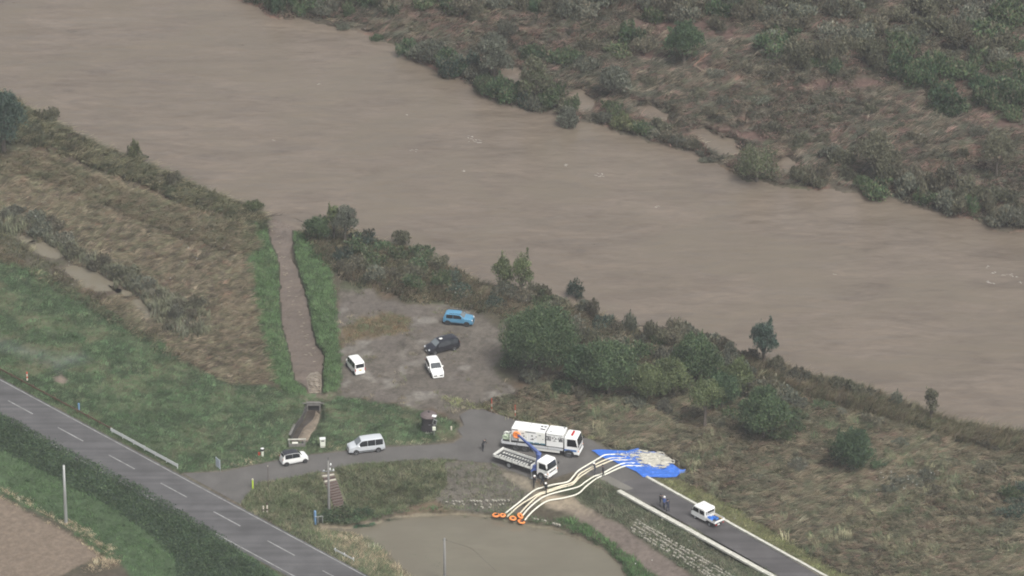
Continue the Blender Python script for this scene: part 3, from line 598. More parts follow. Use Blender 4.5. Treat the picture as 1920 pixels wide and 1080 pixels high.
blades('gravel_weeds', GRAVEL_GRASS, 4200, (.12, .42), (.05, .08), [(.125,.085,.05,3),(.075,.075,.045,2),(.06,.08,.04,2)], None, 1, (.2, .8), .6, 12, .3, seed=25, seg=1, label='rusty weeds growing across the gravel')
blades('gravel_weeds', GRAVEL, 9000, (.15, .5), (.05, .08), [(.10,.085,.055,3),(.075,.080,.045,2),(.14,.12,.085,2)], None, 1, (.3, .9), .6, 12, .22, seed=26, seg=1, weight=lambda x, y: sstep(.15, .5, fbm(x, y*2, 30, 3, 77)), label='sparse weeds on the gravel parking place')
BANKIN = [(-100,270),(60,285),(150,322),(250,358),(330,392),(400,415),(470,425),(480,470),(440,475),(330,445),(230,400),(130,355),(40,325),(-100,315)]
blades('riverside_reeds', BANKIN, 30000, (1.0, 1.9), (.05, .10), OLIVE[:3]+REED[:2]+[(.165,.145,.095,3)], flow+.25, .25, (.75, 1.25), .4, 13, .30, seed=33, label='olive tan reeds bowed over between green river reeds and flattened field')
blades('dry_straw', [(425,871),(520,851),(560,845),(640,837),(720,829),(850,822),(850,829),(720,836),(640,843),(560,851),(500,863),(425,881)], 3800, (.15, .4), (.05, .08), STRAWC, None, 1, (.6, 1.2), .4, 10, .22, seed=34, seg=1, label='dead straw scattered along the side road edge')
FARP = [(-80,-56),(380,-50),(455,8),(520,30),(640,50),(735,84),(870,156),(960,196),(1090,226),(1200,262),(1330,300),(1440,345),(1640,368),(1820,408),(2040,450),(2040,-56)]
blades('laid_grass', FARP, 172000, (.9, 1.9), (.07, .125), FARC, lambda x, y: flow + .15 + .35*np.sin(x*.009+y*.02), .35, (.65, 1.2), .4, 16, .34, seed=27, weight=lambda x, y: 1-.72*sstep(-4, 4, look(D['red'], x, y)), label='brown and olive grass laid down on the far bank')
# weeds standing in the paddy water
blades('water_weeds', [(708,1008),(722,1012),(760,1036),(800,1052),(835,1066),(828,1076),(790,1060),(745,1034),(715,1020)], 6000, (.25, .5), (.05, .09), [(.040,.080,.045,3),(.055,.098,.055,2)], None, 1, (.3, 1.), .5, 14, .22, seed=28, seg=1, excl=D['road'], label='green weed line standing in the paddy water')
blades('water_weeds', [(672,982),(700,984),(692,994),(665,990)], 900, (.25, .5), (.05, .09), [(.040,.080,.045,3)], None, 1, (.3, 1.), .5, 14, .2, seed=29, seg=1, excl=D['road'], label='small weed patch at the paddy corner')
for k, (x, y) in enumerate(((728,977),(750,975),(807,972),(870,971),(905,973),(935,975),(925,978),(1000,998),(1030,1007),(1045,1004))):
    blades('water_weeds', [(x-9,y-3),(x+9,y-2),(x+10,y+3),(x-8,y+3)], 160, (.2, .4), (.05, .08), [(.055,.065,.045,3),(.05,.085,.05,1)], None, 1, (.4, 1.), .5, 10, .2, seed=130+k, seg=1, excl=D['road'], label='weed tufts poking out of the paddy water')

# ------------------------------------------------------------------ trees, bushes, hedge: every leaf cluster a small face
M_leaf = attr_mat('leaves', .6, .3, trans=.32)
M_leafv = attr_mat('leaves of bushes', .6, .3, trans=.34, rnd=.25)
M_bark = mat('grey brown bark', (.095, .080, .066), .9, noise=.3, nscale=4)
def leaf_mesh(name, lobes, n, size, pal, seed, elong=2.0, shell=.6, up=.25, upright=.55):
    """lobes = [(centre, radius xyz)], faces scattered through each lobe's volume, thicker towards the outside"""
    r = np.random.default_rng(seed)
    C = np.array([l[0] for l in lobes]); R = np.array([l[1] for l in lobes])
    wv = (R.prod(1))**.66; k = r.choice(len(lobes), n, p=wv/wv.sum())
    d = r.normal(0, 1, (n, 3)); d /= np.linalg.norm(d, axis=1)[:, None]
    d[:, 2] = np.where(d[:, 2] < -.55, -d[:, 2], d[:, 2])
    rad = 1 - shell*r.uniform(0, 1, n)**1.8
    rad *= 1 + .16*np.sin(d[:, 0]*7+k*1.7)*np.sin(d[:, 1]*6-k) + .10*r.normal(0, 1, n)
    p = C[k] + d*R[k]*rad[:, None]
    nrm = d + r.normal(0, .55, (n, 3)); nrm[:, 2] += up; nrm /= np.linalg.norm(nrm, axis=1)[:, None]
    a = np.cross(nrm, r.normal(0, 1, (n, 3)) + np.array([0, 0, .8])); a /= np.linalg.norm(a, axis=1)[:, None]; b = np.cross(nrm, a)
    g = d*.6 + np.array([0, 0, 1.0]) + r.normal(0, .45, (n, 3)); g /= np.linalg.norm(g, axis=1)[:, None]
    use = (r.uniform(0, 1, n) < upright)[:, None]
    a2 = np.cross(g, nrm); a2 /= np.linalg.norm(a2, axis=1)[:, None] + 1e-9; b = np.where(use, g, b); a = np.where(use, a2, a)
    s = size*r.uniform(.6, 1.4, n)[:, None]*np.where(use, .85, 1)
    elong = np.where(use, elong*1.5, elong*.8)
    v = np.stack([p - b*s*elong*.5, p + a*s*.5, p + b*s*elong*.5, p - a*s*.5], 1)
    pl = np.array([c[:3] for c in pal]); wt = np.cumsum([c[3] for c in pal]); wt = wt/wt[-1]
    lobec = r.normal(0, .16, len(lobes)); pk = np.clip(r.uniform(0, 1, n)*.8 + (r.uniform(0, 1, len(lobes)))[k]*.2, 0, .999)
    c = pl[np.searchsorted(wt, pk)]*(1 + .17*r.normal(0, 1, n)[:, None] + lobec[k][:, None]); c = np.clip(c*LEAF_GAIN, .015, .5)
    return np_mesh(name, v.reshape(-1, 3), np.arange(n*4).reshape(n, 4), np.repeat(c, 4, 0))
def stems(bm, tops, base=(0, 0, 0), r0=.08, r1=.02, n=5, rnd=None, mid=.5):
    for t in tops:
        t = Vector(t); b = Vector(base) + Vector((rnd.uniform(-.1, .1), rnd.uniform(-.1, .1), -.15))
        m = b.lerp(t, mid) + Vector((rnd.uniform(-.15, .15), rnd.uniform(-.15, .15), .1*t.z))
        tube(bm, [b, m, t], [r0, (r0+r1)*.55, r1], n, False)
    return bm
GREEN = [(.040,.066,.034,4),(.054,.082,.040,4),(.072,.098,.048,2),(.095,.120,.058,.8),(.032,.050,.030,2)]
DEEP = [(.034,.058,.032,4),(.045,.072,.036,4),(.058,.085,.040,1.5),(.028,.045,.030,2)]
YGREEN = [(.068,.088,.042,4),(.090,.108,.050,3),(.110,.125,.060,1.5),(.052,.070,.038,2)]
GREY = [(.074,.082,.062,4),(.092,.098,.074,3),(.112,.114,.088,1.5),(.058,.065,.050,2),(.14,.14,.11,.4)]
OLV = [(.078,.080,.054,4),(.094,.093,.062,3),(.112,.106,.070,1.5),(.060,.062,.046,2)]
BLUEG = [(.038,.060,.048,4),(.050,.075,.056,3),(.065,.088,.064,1),(.03,.045,.04,2)]
def tree(label, px, py, h, wd, pal=GREEN, n=3000, leaf=.26, base_frac=.22, nlobe=11, seed=1, name='tree', group=None, depth=.9, tips=True, trunk_r=None, lean=0):
    r = random.Random(seed); h *= 1.06; o = empty(name, G(px, py, -.05), r.uniform(0, 6), label, 'tree', group)
    o.rotation_euler = (0, 0, 0)
    lobes = []; hb = h*base_frac
    for i in range(nlobe):
        a = 2*PI*i/nlobe*1.618*2; q = math.sqrt((i+.4)/nlobe)
        rr = wd*.5*q*.72; zz = hb + (h-hb)*(.30 + .48*(1-q*q*.75) + r.uniform(-.16, .12))
        s = wd*.5*r.uniform(.32, .50)
        lobes.append(((rr*math.cos(a)+lean*zz*.2, rr*math.sin(a)*depth, zz), (s, s*.95, min(s*r.uniform(.8, 1.15), (h-hb)*.42))))
    lobes.append(((lean*h*.2, 0, hb+(h-hb)*.45), (wd*.36, wd*.34, (h-hb)*.45)))
    if tips:
        for i in range(nlobe*3):
            c, s = lobes[r.randrange(len(lobes))]
            lobes.append(((c[0]+r.uniform(-.8, .8)*s[0], c[1]+r.uniform(-.8, .8)*s[1], c[2]+s[2]*r.uniform(.55, .95)), (s[0]*.20, s[0]*.20, s[2]*r.uniform(.25, .5))))
    me = leaf_mesh('crown', lobes, int(n*2.3), leaf*.56, pal, seed)
    # nothing of the crown below the ground
    link('crown', me, o, M_leaf)
    bm = bmesh.new(); tr = trunk_r or .05+.022*h
    top = Vector((r.uniform(-.2, .2), r.uniform(-.2, .2), hb+(h-hb)*.35))
    tube(bm, [(0, 0, -.3), (r.uniform(-.1, .1), r.uniform(-.1, .1), top.z*.5), top], [tr*1.25, tr, tr*.7], 8, False)
    for c, s in lobes[:min(nlobe, 8)]:
        a = Vector((0, 0, top.z*r.uniform(.45, .95))); b = Vector(c)
        tube(bm, [a, a.lerp(b, .5)+Vector((0, 0, -.08*h)), b], [tr*.55, tr*.38, tr*.14], 5, False)
    bm_obj('trunk', bm, M_bark, o, True)
    return o
R = random.Random(5)
TREES = [
 ('dim willow squeezed between the broad willow and the second largest', 1085, 722, 5.2, 5.0, DEEP, 3600, .24, 12, .03),
 ('low olive willow in the hollow between the middle and right willows', 1258, 742, 5.0, 5.2, YGREEN, 3200, .24, 12, .03),
 ('dark willow filling the gap behind the light olive tree', 1352, 768, 5.2, 4.6, DEEP, 3200, .24, 11, .03),
 # label, px, py(base), height, width, palette, leaves, leaf size
 ('largest round willow beside the gravel parking place, broad and dense', 1012, 700, 8.6, 10.6, GREEN, 15000, .25, 24, .02),
 ('second largest willow, right next to the broad one', 1142, 740, 7.6, 7.4, GREEN, 9000, .25, 19, .02),
 ('low bushy willow below and right of the second largest willow', 1213, 752, 5.0, 5.4, YGREEN, 4600, .24, 13, .02),
 ('dark willow at the upper middle of the riverside grove', 1306, 722, 6.6, 6.8, GREEN, 7000, .25, 17, .03),
 ('narrow yellow-green willow behind the two front ones of the grove', 1380, 752, 5.6, 4.3, YGREEN, 3800, .24, 12, .08),
 ('light olive tree with thin bare stems at the front of the grove', 1321, 804, 6.6, 4.7, YGREEN, 2700, .22, 12, .38),
 ('rounded green willow at the right end of the grove', 1432, 822, 6.6, 7.0, GREEN, 7500, .25, 17, .02),
 ('lone dark tree silhouetted against the river above the grove', 1431, 692, 6.6, 3.8, BLUEG, 2600, .22, 11, .22),
 ('dense dark green shrub tree standing alone in the laid grass', 1597, 882, 5.0, 5.6, DEEP, 4600, .23, 14, .05),
 ('tall blue-green tree at the left edge of the near bank', 8, 290, 9.6, 6.2, BLUEG, 5600, .26, 16, .08),
 ('left of two slim poplar saplings at the river edge', 944, 552, 6.0, 3.0, YGREEN, 1500, .20, 9, .02),
 ('right of two slim poplar saplings at the river edge', 978, 556, 6.6, 3.3, YGREEN, 1800, .20, 10, .02),
 ('tallest willow at the channel mouth on its right side', 648, 458, 5.4, 3.6, GREY, 2000, .22, 10, .2),
 ('slim willow just left of the tallest one at the channel mouth', 626, 452, 5.2, 2.4, YGREEN, 1000, .20, 7, .3),
 ('low spreading willow nearest the channel mouth', 598, 452, 3.4, 4.0, GREEN, 1900, .22, 9, .1),
 ('thin sapling poking up at the right end of the near bank', 1745, 793, 5.0, 2.2, OLV, 800, .2, 7, .2),
 ('half drowned pale willow standing alone in the river by the far bank', 1066, 252, 4.3, 3.4, GREY, 1700, .24, 8, .05),
 ('wide pale olive willow standing in the river off the far bank', 1418, 345, 5.4, 6.6, OLV[:3]+YGREEN[:2], 2300, .24, 14, .03),
 ('grey willow with drooping crown on the far bank, leftmost of the tall ones', 925, 150, 7.2, 5.4, GREY, 3300, .27, 12, .12),
 ('yellow-tipped willow beside the flooded gap on the far bank', 1002, 196, 7.0, 5.0, YGREEN[:1]+OLV, 3000, .27, 11, .1),
 ('pale round willow in front of the laid grass on the far bank', 1150, 182, 4.6, 5.0, GREY, 2300, .27, 11, .08),
 ('dark green tree alone among the red-brown patches of the far bank', 1282, 122, 6.2, 6.2, DEEP, 3900, .27, 13, .1),
 ('dead-branched grey tree at the right edge of the far bank', 1868, 330, 6.0, 5.6, OLV+[(.12,.085,.06,1.5)], 1700, .25, 11, .25),
 ('tall olive tree in the middle of the far bank waterline', 1640, 330, 6.4, 5.6, OLV, 3000, .27, 12, .1),
]
for i, (lb, px, py, h, wd, pal, n, lf, nl, bf) in enumerate(TREES):
    tree(lb, px, py, h, wd, pal, n, lf, bf, nl, 97+i, name='willow_tree' if 'willow' in lb else ('poplar_tree' if 'poplar' in lb else 'tree'))
# bushes: a few kinds, copied and turned
M_stem = mat('bush stems', (.085, .070, .055), .9)
def bush_proto(pal, n, leaf, nl, flat, seed):
    r = random.Random(seed); lobes = []
    for i in range(nl):
        a = r.uniform(0, 2*PI); q = math.sqrt(r.uniform(0, 1))*.34; s = r.uniform(.15, .27)
        lobes.append(((q*math.cos(a), q*math.sin(a), r.uniform(.22, .72)*(1-q)*flat), (s, s, s*flat*r.uniform(.9, 1.4))))
    for i in range(nl*2):
        c, s = lobes[r.randrange(nl)]
        lobes.append(((c[0]+r.uniform(-.9, .9)*s[0], c[1]+r.uniform(-.9, .9)*s[1], c[2]+s[2]*r.uniform(.5, 1.)), (s[0]*.22, s[0]*.22, s[2]*.5)))
    me = leaf_mesh('foliage', lobes, n, leaf, pal, seed, up=.2, shell=.95, upright=.75)
    bm = bmesh.new(); stems(bm, [l[0] for l in lobes[:min(nl, 6)]], r0=.016, r1=.005, rnd=r, n=4)
    ms = bpy.data.meshes.new('stem'); bm.to_mesh(ms); bm.free(); ms.materials.append(M_stem); me.materials.append(M_leafv)
    return me, ms
PROTO = {}
for k, (pl, sd_) in enumerate((('GREEN', GREEN), ('DEEP', DEEP), ('YG', YGREEN), ('GREY', GREY), ('OLV', OLV), ('BLUE', BLUEG))):
    sd_ = sd_ + [(.115,.105,.070,1.6),(.085,.080,.055,1.6)]
    PROTO[pl] = [bush_proto(sd_, 2600, .036, 9, .62, 300+k*3), bush_proto(sd_, 2300, .034, 7, .80, 301+k*3), bush_proto(sd_, 3000, .036, 13, .5, 302+k*3)]
def bush(px, py, wd, h, pal, label, group=None, r=R, name='bush'):
    me, ms = PROTO[pal][r.randrange(3)]
    o = empty(name, G(px, py, -.1), r.uniform(0, 6.28), label, 'bush', group)
    o.location.z = max(o.location.z, -.25)
    o.scale = (wd*r.uniform(.95, 1.1), wd*r.uniform(.9, 1.1), h/.62)
    for nm, m in (('foliage', me), ('stem', ms)): link(nm, m, o)
    return o
ORD = ['first','second','third','fourth','fifth','sixth','seventh','eighth','ninth','tenth','eleventh','twelfth','thirteenth','fourteenth','fifteenth','sixteenth','seventeenth','eighteenth','nineteenth']
TENS = ['twentieth','thirtieth','fortieth','fiftieth','sixtieth','seventieth']
def ordinal(k, n):
    if k == 0: return 'leftmost'
    if k == n-1: return 'rightmost'
    k += 1
    if k < 20: return ORD[k-1] + ' from left'
    if k % 10 == 0: return TENS[k//10-2] + ' from left'
    return ['twenty','thirty','forty','fifty','sixty','seventy'][k//10-2] + '-' + ORD[k % 10-1] + ' from left'
HUE = {'GREEN': 'green', 'DEEP': 'dark green', 'YG': 'yellow-green', 'GREY': 'grey-green', 'OLV': 'olive', 'BLUE': 'blue-green'}
def row(where, group, items, pal, w, h, jit=8, sub=1, name='bush'):
    pts = sorted((x + R.uniform(-jit, jit), y + R.uniform(-jit*.5, jit*.5)) for x, y in items)
    for k, (x, y) in enumerate(pts):
        pl = pal if isinstance(pal, str) else R.choice(pal)
        bush(x, y, R.uniform(*w), R.uniform(*h), pl, HUE[pl] + ' bush, ' + ordinal(k, len(pts)) + ' ' + where, group, name=name)
row('on the far waterline at the top', 'bushes on the upper far waterline', [(475,6),(500,12),(520,24),(545,14),(560,28),(585,20),(600,32),(530,2),(625,26),(650,30),(660,12),(570,0)], ['GREEN','GREY','DEEP'], (2.4,4.2), (2.0,3.2), 5)
bush(643, 56, 2.2, 1.6, 'GREY', 'small bush in the water just off the upper far bank'); bush(711, 80, 2.4, 1.7, 'GREEN', 'small round bush standing in the water left of the far bank point')
row('where the far bank bends', 'bushes on the far bank bend', [(765,108),(785,106),(800,120),(832,132),(846,146),(864,140),(885,150),(880,130),(905,165),(850,120),(815,105)], ['BLUE','DEEP','GREY'], (3.0,5.0), (2.2,3.4), 5)
row('round the flooded gap in the far bank', 'bushes round the flooded gap', [(905,178),(935,182),(955,188),(985,200),(1010,204),(1030,205),(1055,208),(1072,214),(1040,190),(968,176)], ['BLUE','GREY','GREEN','OLV'], (3.0,4.8), (2.2,3.4), 5)
row('on the drowned strip off the far bank', 'bushes on the drowned strip', [(1120,225),(1140,232),(1165,238),(1182,246),(1205,252),(1225,258),(1250,262),(1278,270),(1300,284),(1150,220),(1240,245)], ['OLV','GREY','YG','GREEN'], (2.4,4.0), (1.5,2.4), 5)
row('of those flattened by the current', 'flattened bushes in the current', [(1318,292),(1335,300),(1322,308),(1300,272)], 'GREY', (2.4,3.4), (.7,1.0), 4)
row('on the right far waterline', 'bushes on the right far waterline', [(1500,345),(1520,352),(1535,346),(1600,338),(1585,310),(1560,300),(1625,352),(1642,366),(1660,350),(1690,350),(1705,368),(1730,372),(1745,388),(1770,396),(1790,402),(1800,380),(1820,398),(1850,405),(1872,420),(1890,428),(1905,410),(1915,430),(1835,372),(1765,360),(1720,340),(1682,325),(1880,385)], ['OLV','GREY','GREEN','OLV'], (3.0,5.2), (2.2,3.8), 6)
row('of the dense clump at upper right', 'dense green bushes at the upper right', [(1690,150),(1712,160),(1735,165),(1755,180),(1775,210),(1790,215),(1760,150),(1725,140),(1840,170),(1860,190),(1885,175),(1905,200),(1850,210),(1895,222),(1810,150),(1915,150),(1870,130),(1830,120)], ['GREEN','DEEP'], (3.8,6.2), (2.6,4.2), 7)
row('among those scattered atop the far bank', 'bushes on the top far bank', [(1000,20),(1040,30),(1100,36),(1160,72),(1190,80),(1210,96),(1145,110),(1350,28),(1380,30),(1400,44),(1340,55),(1480,125),(1500,130),(1530,120),(1555,100),(1590,95),(1620,80),(1460,140),(1570,140),(1250,30),(1220,16),(1290,20),(900,40),(850,30),(790,20),(740,30),(700,14),(930,20),(1100,130),(1060,120),(1010,110),(1660,40),(1720,30),(1560,30),(1620,20),(1500,30),(1440,40),(1880,60),(1910,90),(1820,70),(1900,20),(1100,90),(960,70)], ['GREEN','OLV','GREY','DEEP','OLV'], (3.0,5.6), (2.0,3.6), 10)
tr_ = random.Random(21)
TH = ['OLV','GREEN','OLV','OLV','GREY']
row('of the dark thicket along the top edge', 'bushes of the thicket on the top edge', [(tr_.uniform(1120, 1930), tr_.uniform(-20, 52)) for x_ in range(36)], TH, (4.2,7.0), (2.4,3.8), 4)
row('of the thicket at the top left of the far bank', 'bushes of the thicket at the top left', [(tr_.uniform(700, 1120), tr_.uniform(-20, 30)) for _ in range(12)], TH, (4.2,7.0), (2.4,3.8), 4)
row('of the thicket above the laid grass, upper right', 'bushes of the thicket at the upper right', [(tr_.uniform(1440, 1920), tr_.uniform(60, 128)) for _ in range(30)], TH, (4.2,7.0), (2.4,3.8), 4)
row('in the brown middle of the far bank', 'scrub in the middle of the far bank', [(1250,190),(1310,175),(1360,200),(1420,190),(1480,220),(1400,130),(1350,150),(1600,190),(1560,230),(1620,250),(1680,240),(1720,270),(1500,270),(1550,265),(1760,290),(1800,300),(1840,260),(1900,280),(1330,215),(1640,210),(1450,250),(1210,160)], ['OLV','GREY','OLV'], (2.0,4.0), (1.0,2.0), 10)
row('of the thicket behind the blue car', 'bushes of the thicket behind the blue car', [(640,490),(662,470),(680,480),(690,460),(705,500),(722,470),(740,490),(755,465),(770,510),(790,490),(760,530),(800,520),(820,540),(730,520),(700,530),(850,530),(670,510),(830,510),(780,545),(865,555),(650,515)], ['GREEN','GREY','GREEN','OLV','BLUE'], (3.0,4.8), (1.7,2.8), 7)
row('of the thicket below the poplar saplings', 'bushes below the poplar saplings', [(945,560),(965,568),(985,572),(1000,562),(1020,575),(930,575),(1040,580),(1075,566),(1090,590),(1110,600),(1010,555),(1135,615),(1160,622)], ['GREY','BLUE','GREEN','OLV'], (2.6,4.2), (1.6,2.6), 6)
row('on the river rim above the grove', 'grey bushes above the grove', [(1370,672),(1400,682),(1460,702),(1535,728),(1565,735),(1640,752),(1680,765),(1220,640),(1180,625),(1205,645),(1265,660),(1258,640),(1278,632),(1290,645),(1312,650),(1330,655),(1345,665),(1240,645),(1480,715),(1500,722),(1595,742),(1610,748)], ['GREY','OLV'], (2.4,4.0), (1.8,3.0), 5)
row('scattered through the brown grass below the river rim', 'low bushes in the brown grass', [(1500,760),(1540,770),(1580,775),(1640,800),(1560,830),(1690,830),(1740,830),(1500,790),(1530,850),(1650,870),(1780,870),(1840,880),(1860,840),(1620,930),(1700,960),(1760,930),(1480,880),(1420,900),(1880,1000),(1820,960)], ['OLV','GREY','OLV','GREEN'], (2.2,4.0), (.8,1.5), 12)
row('in the belt between grove and river', 'bushes between the grove and the river', [(1110,640),(1150,650),(1170,668),(1200,672),(1225,655),(1245,680),(1275,690),(1335,690),(1365,700),(1395,715),(1410,740),(1440,755),(1470,760),(1130,668),(1085,620)], ['OLV','GREEN','GREY','YG'], (3.2,5.2), (2.0,3.4), 7)
row('under the willow grove', 'undergrowth under the grove', [(1060,735),(1090,745),(1180,765),(1250,770),(1270,750),(1240,735),(1350,800),(1370,790),(1400,815),(1460,825),(1480,810),(1290,780),(1500,800),(1400,770),(1040,715),(1175,720),(985,712),(955,690),(1255,700),(1345,745)], ['GREEN','OLV','GREY','DEEP'], (2.4,4.2), (1.2,2.4), 8)
row('of the pale flowering patch in laid grass', 'pale flowering bushes in the laid grass', [(1685,905),(1710,912),(1730,905),(1665,920)], ['GREY','YG'], (2.6,3.8), (.8,1.3), 6)
row('at the right edge of the near bank', 'green bushes at the right edge', [(1890,935),(1910,950),(1900,970),(1925,930)], ['GREEN','BLUE'], (3.0,4.4), (1.2,2.0), 6)
row('along the puddled ditch', 'bushes along the ditch', [(78,440),(110,455),(140,478),(190,505),(230,520),(262,540),(300,560),(335,575),(355,600),(285,545),(325,600),(60,420),(20,400),(365,580),(100,430)], ['OLV','GREY','OLV'], (2.6,4.6), (1.3,2.3), 6)
row('in the left bank reeds', 'bushes in the left bank reeds', [(248,298),(262,302),(90,226),(62,252),(474,398),(320,350)], ['OLV','YG','OLV'], (2.2,3.6), (1.6,2.8), 5)
row('at the foot of the log steps', 'bushes at the foot of the log steps', [(610,968),(625,975),(645,972),(660,975),(600,978),(680,968)], ['GREEN','DEEP'], (2.0,3.0), (.9,1.5), 5)
# the clipped hedge beside the main road
def hedge():
    top = [(-80,727),(0,769),(100,824),(250,901),(380,976),(480,1048),(540,1090),(640,1150)]
    low = [(-80,800),(0,842),(100,893),(200,945),(280,1000),(330,1050),(330,1095),(360,1150)]
    r = np.random.default_rng(77); n = 42000
    t = r.uniform(0, 1, n)*(len(top)-1); i = np.minimum(t.astype(int), len(top)-2); f = (t-i)[:, None]
    T, Lw = np.array(top, float), np.array(low, float)
    a = T[i]*(1-f)+T[i+1]*f; b = Lw[i]*(1-f)+Lw[i+1]*f
    a[:, 1] += 12; s = r.uniform(0, 1, n); q = a*(1-s[:, None]) + b*s[:, None]
    q += r.normal(0, 2.0, q.shape)
    hh = (1.35*np.clip(np.sin(PI*np.clip(s*.92+.10, 0, 1)), .05, 1)**.55)*(1 + .5*fbm(q[:, 0], q[:, 1]*2, 26, 3, 9))*(1-.45*s)
    u = 1-.7*r.uniform(0, 1, n)**1.6
    p = P(q[:, 0], q[:, 1], look(Zg, q[:, 0], q[:, 1])); p[:, 2] += hh*u
    nrm = r.normal(0, .6, (n, 3)) + np.array([0, -.3, .8]); nrm /= np.linalg.norm(nrm, axis=1)[:, None]
    A = np.cross(nrm, r.normal(0, 1, (n, 3))); A /= np.linalg.norm(A, axis=1)[:, None]; B = np.cross(nrm, A)
    sz = .13*r.uniform(.6, 1.4, n)[:, None]
    v = np.stack([p-B*sz*.8, p+A*sz*.5, p+B*sz*.8, p-A*sz*.5], 1)
    pal = np.array([c[:3] for c in DEEP]); c = pal[r.integers(0, len(pal), n)]*(1+.25*r.normal(0, 1, n)[:, None])*(1.05+.45*fbm(q[:, 0], q[:, 1]*2, 34, 3, 19))[:, None]; c = np.clip(c*1.25, .015, .3)
    o = link('hedge', np_mesh('hedge', v.reshape(-1, 3), np.arange(n*4).reshape(n, 4), np.repeat(c, 4, 0)), None, M_leaf)
    tag(o, 'long dark green hedge along the left side of the main road', 'hedge')
hedge()
# ------------------------------------------------------------------ vehicles
def paint_mat(name, c, rough=.28): return mat(name, c, rough, .5, 0, coat=.5)
M_white = paint_mat('white car paint', (.84, .84, .82)); M_offw = paint_mat('off white truck paint', (.80, .80, .75), .4)
M_silver = mat('silver car paint', (.66, .69, .72), .3, .5, .25, coat=.5); M_black = paint_mat('dark navy black paint', (.016, .017, .024))
M_bluecar = mat('sky blue car paint', (.10, .28, .44), .32, .5, .1, coat=.5); M_blackroof = paint_mat('black roof paint', (.022, .024, .030), .35)
M_glass = mat('dark car glass', (.018, .021, .025), .06, .6); M_wind = mat('windscreen glass', (.045, .052, .058), .05, .9); M_windl = mat('windscreen with painted sky reflection', (.15, .17, .18), .05, 1.0); M_glassl = mat('side glass with painted reflection', (.050, .056, .064), .05, .9)  # paler windscreen and side glass bases carry the sky's reflection in colour
M_tyre = mat('tyre rubber', (.020, .020, .020), .85); M_rim = mat('alloy rim', (.42, .43, .45), .4, .5, .6); M_drim = mat('dark rim', (.09, .09, .09), .5, .5, .4)
M_plastic = mat('black trim plastic', (.022, .022, .024), .6); M_lamp = mat('clear headlamp', (.70, .72, .74), .12, .8); M_red = mat('red lamp', (.45, .02, .02), .2, .6)
M_orange = mat('orange lamp', (.75, .22, .03), .3); M_plate = mat('white number plate', (.75, .75, .72), .5); M_yplate = mat('yellow number plate', (.70, .50, .05), .5)
M_steel = mat('grey steel', (.30, .31, .32), .5, .5, .5, noise=.1); M_dark = mat('dark chassis', (.030, .030, .032), .7); M_under = mat('underbody', (.015, .015, .015), .9)
M_craneblue = mat('blue crane paint', (.060, .095, .26), .45, noise=.1); M_stripe = mat('blue stripe', (.05, .16, .42), .45); M_rung = mat('pale ramp rungs', (.62, .62, .57), .6)
M_bed = mat('worn bed floor', (.055, .055, .055), .7, noise=.25, nscale=3)
M_floatorange = mat('orange float', (.85, .27, .07), .55); M_palegreen = mat('pale green pump enamel', (.48, .56, .42), .5); M_text = mat('black lettering', (.03, .03, .035), .6)
M_crate = mat('blue plastic crate', (.05, .20, .60), .5)

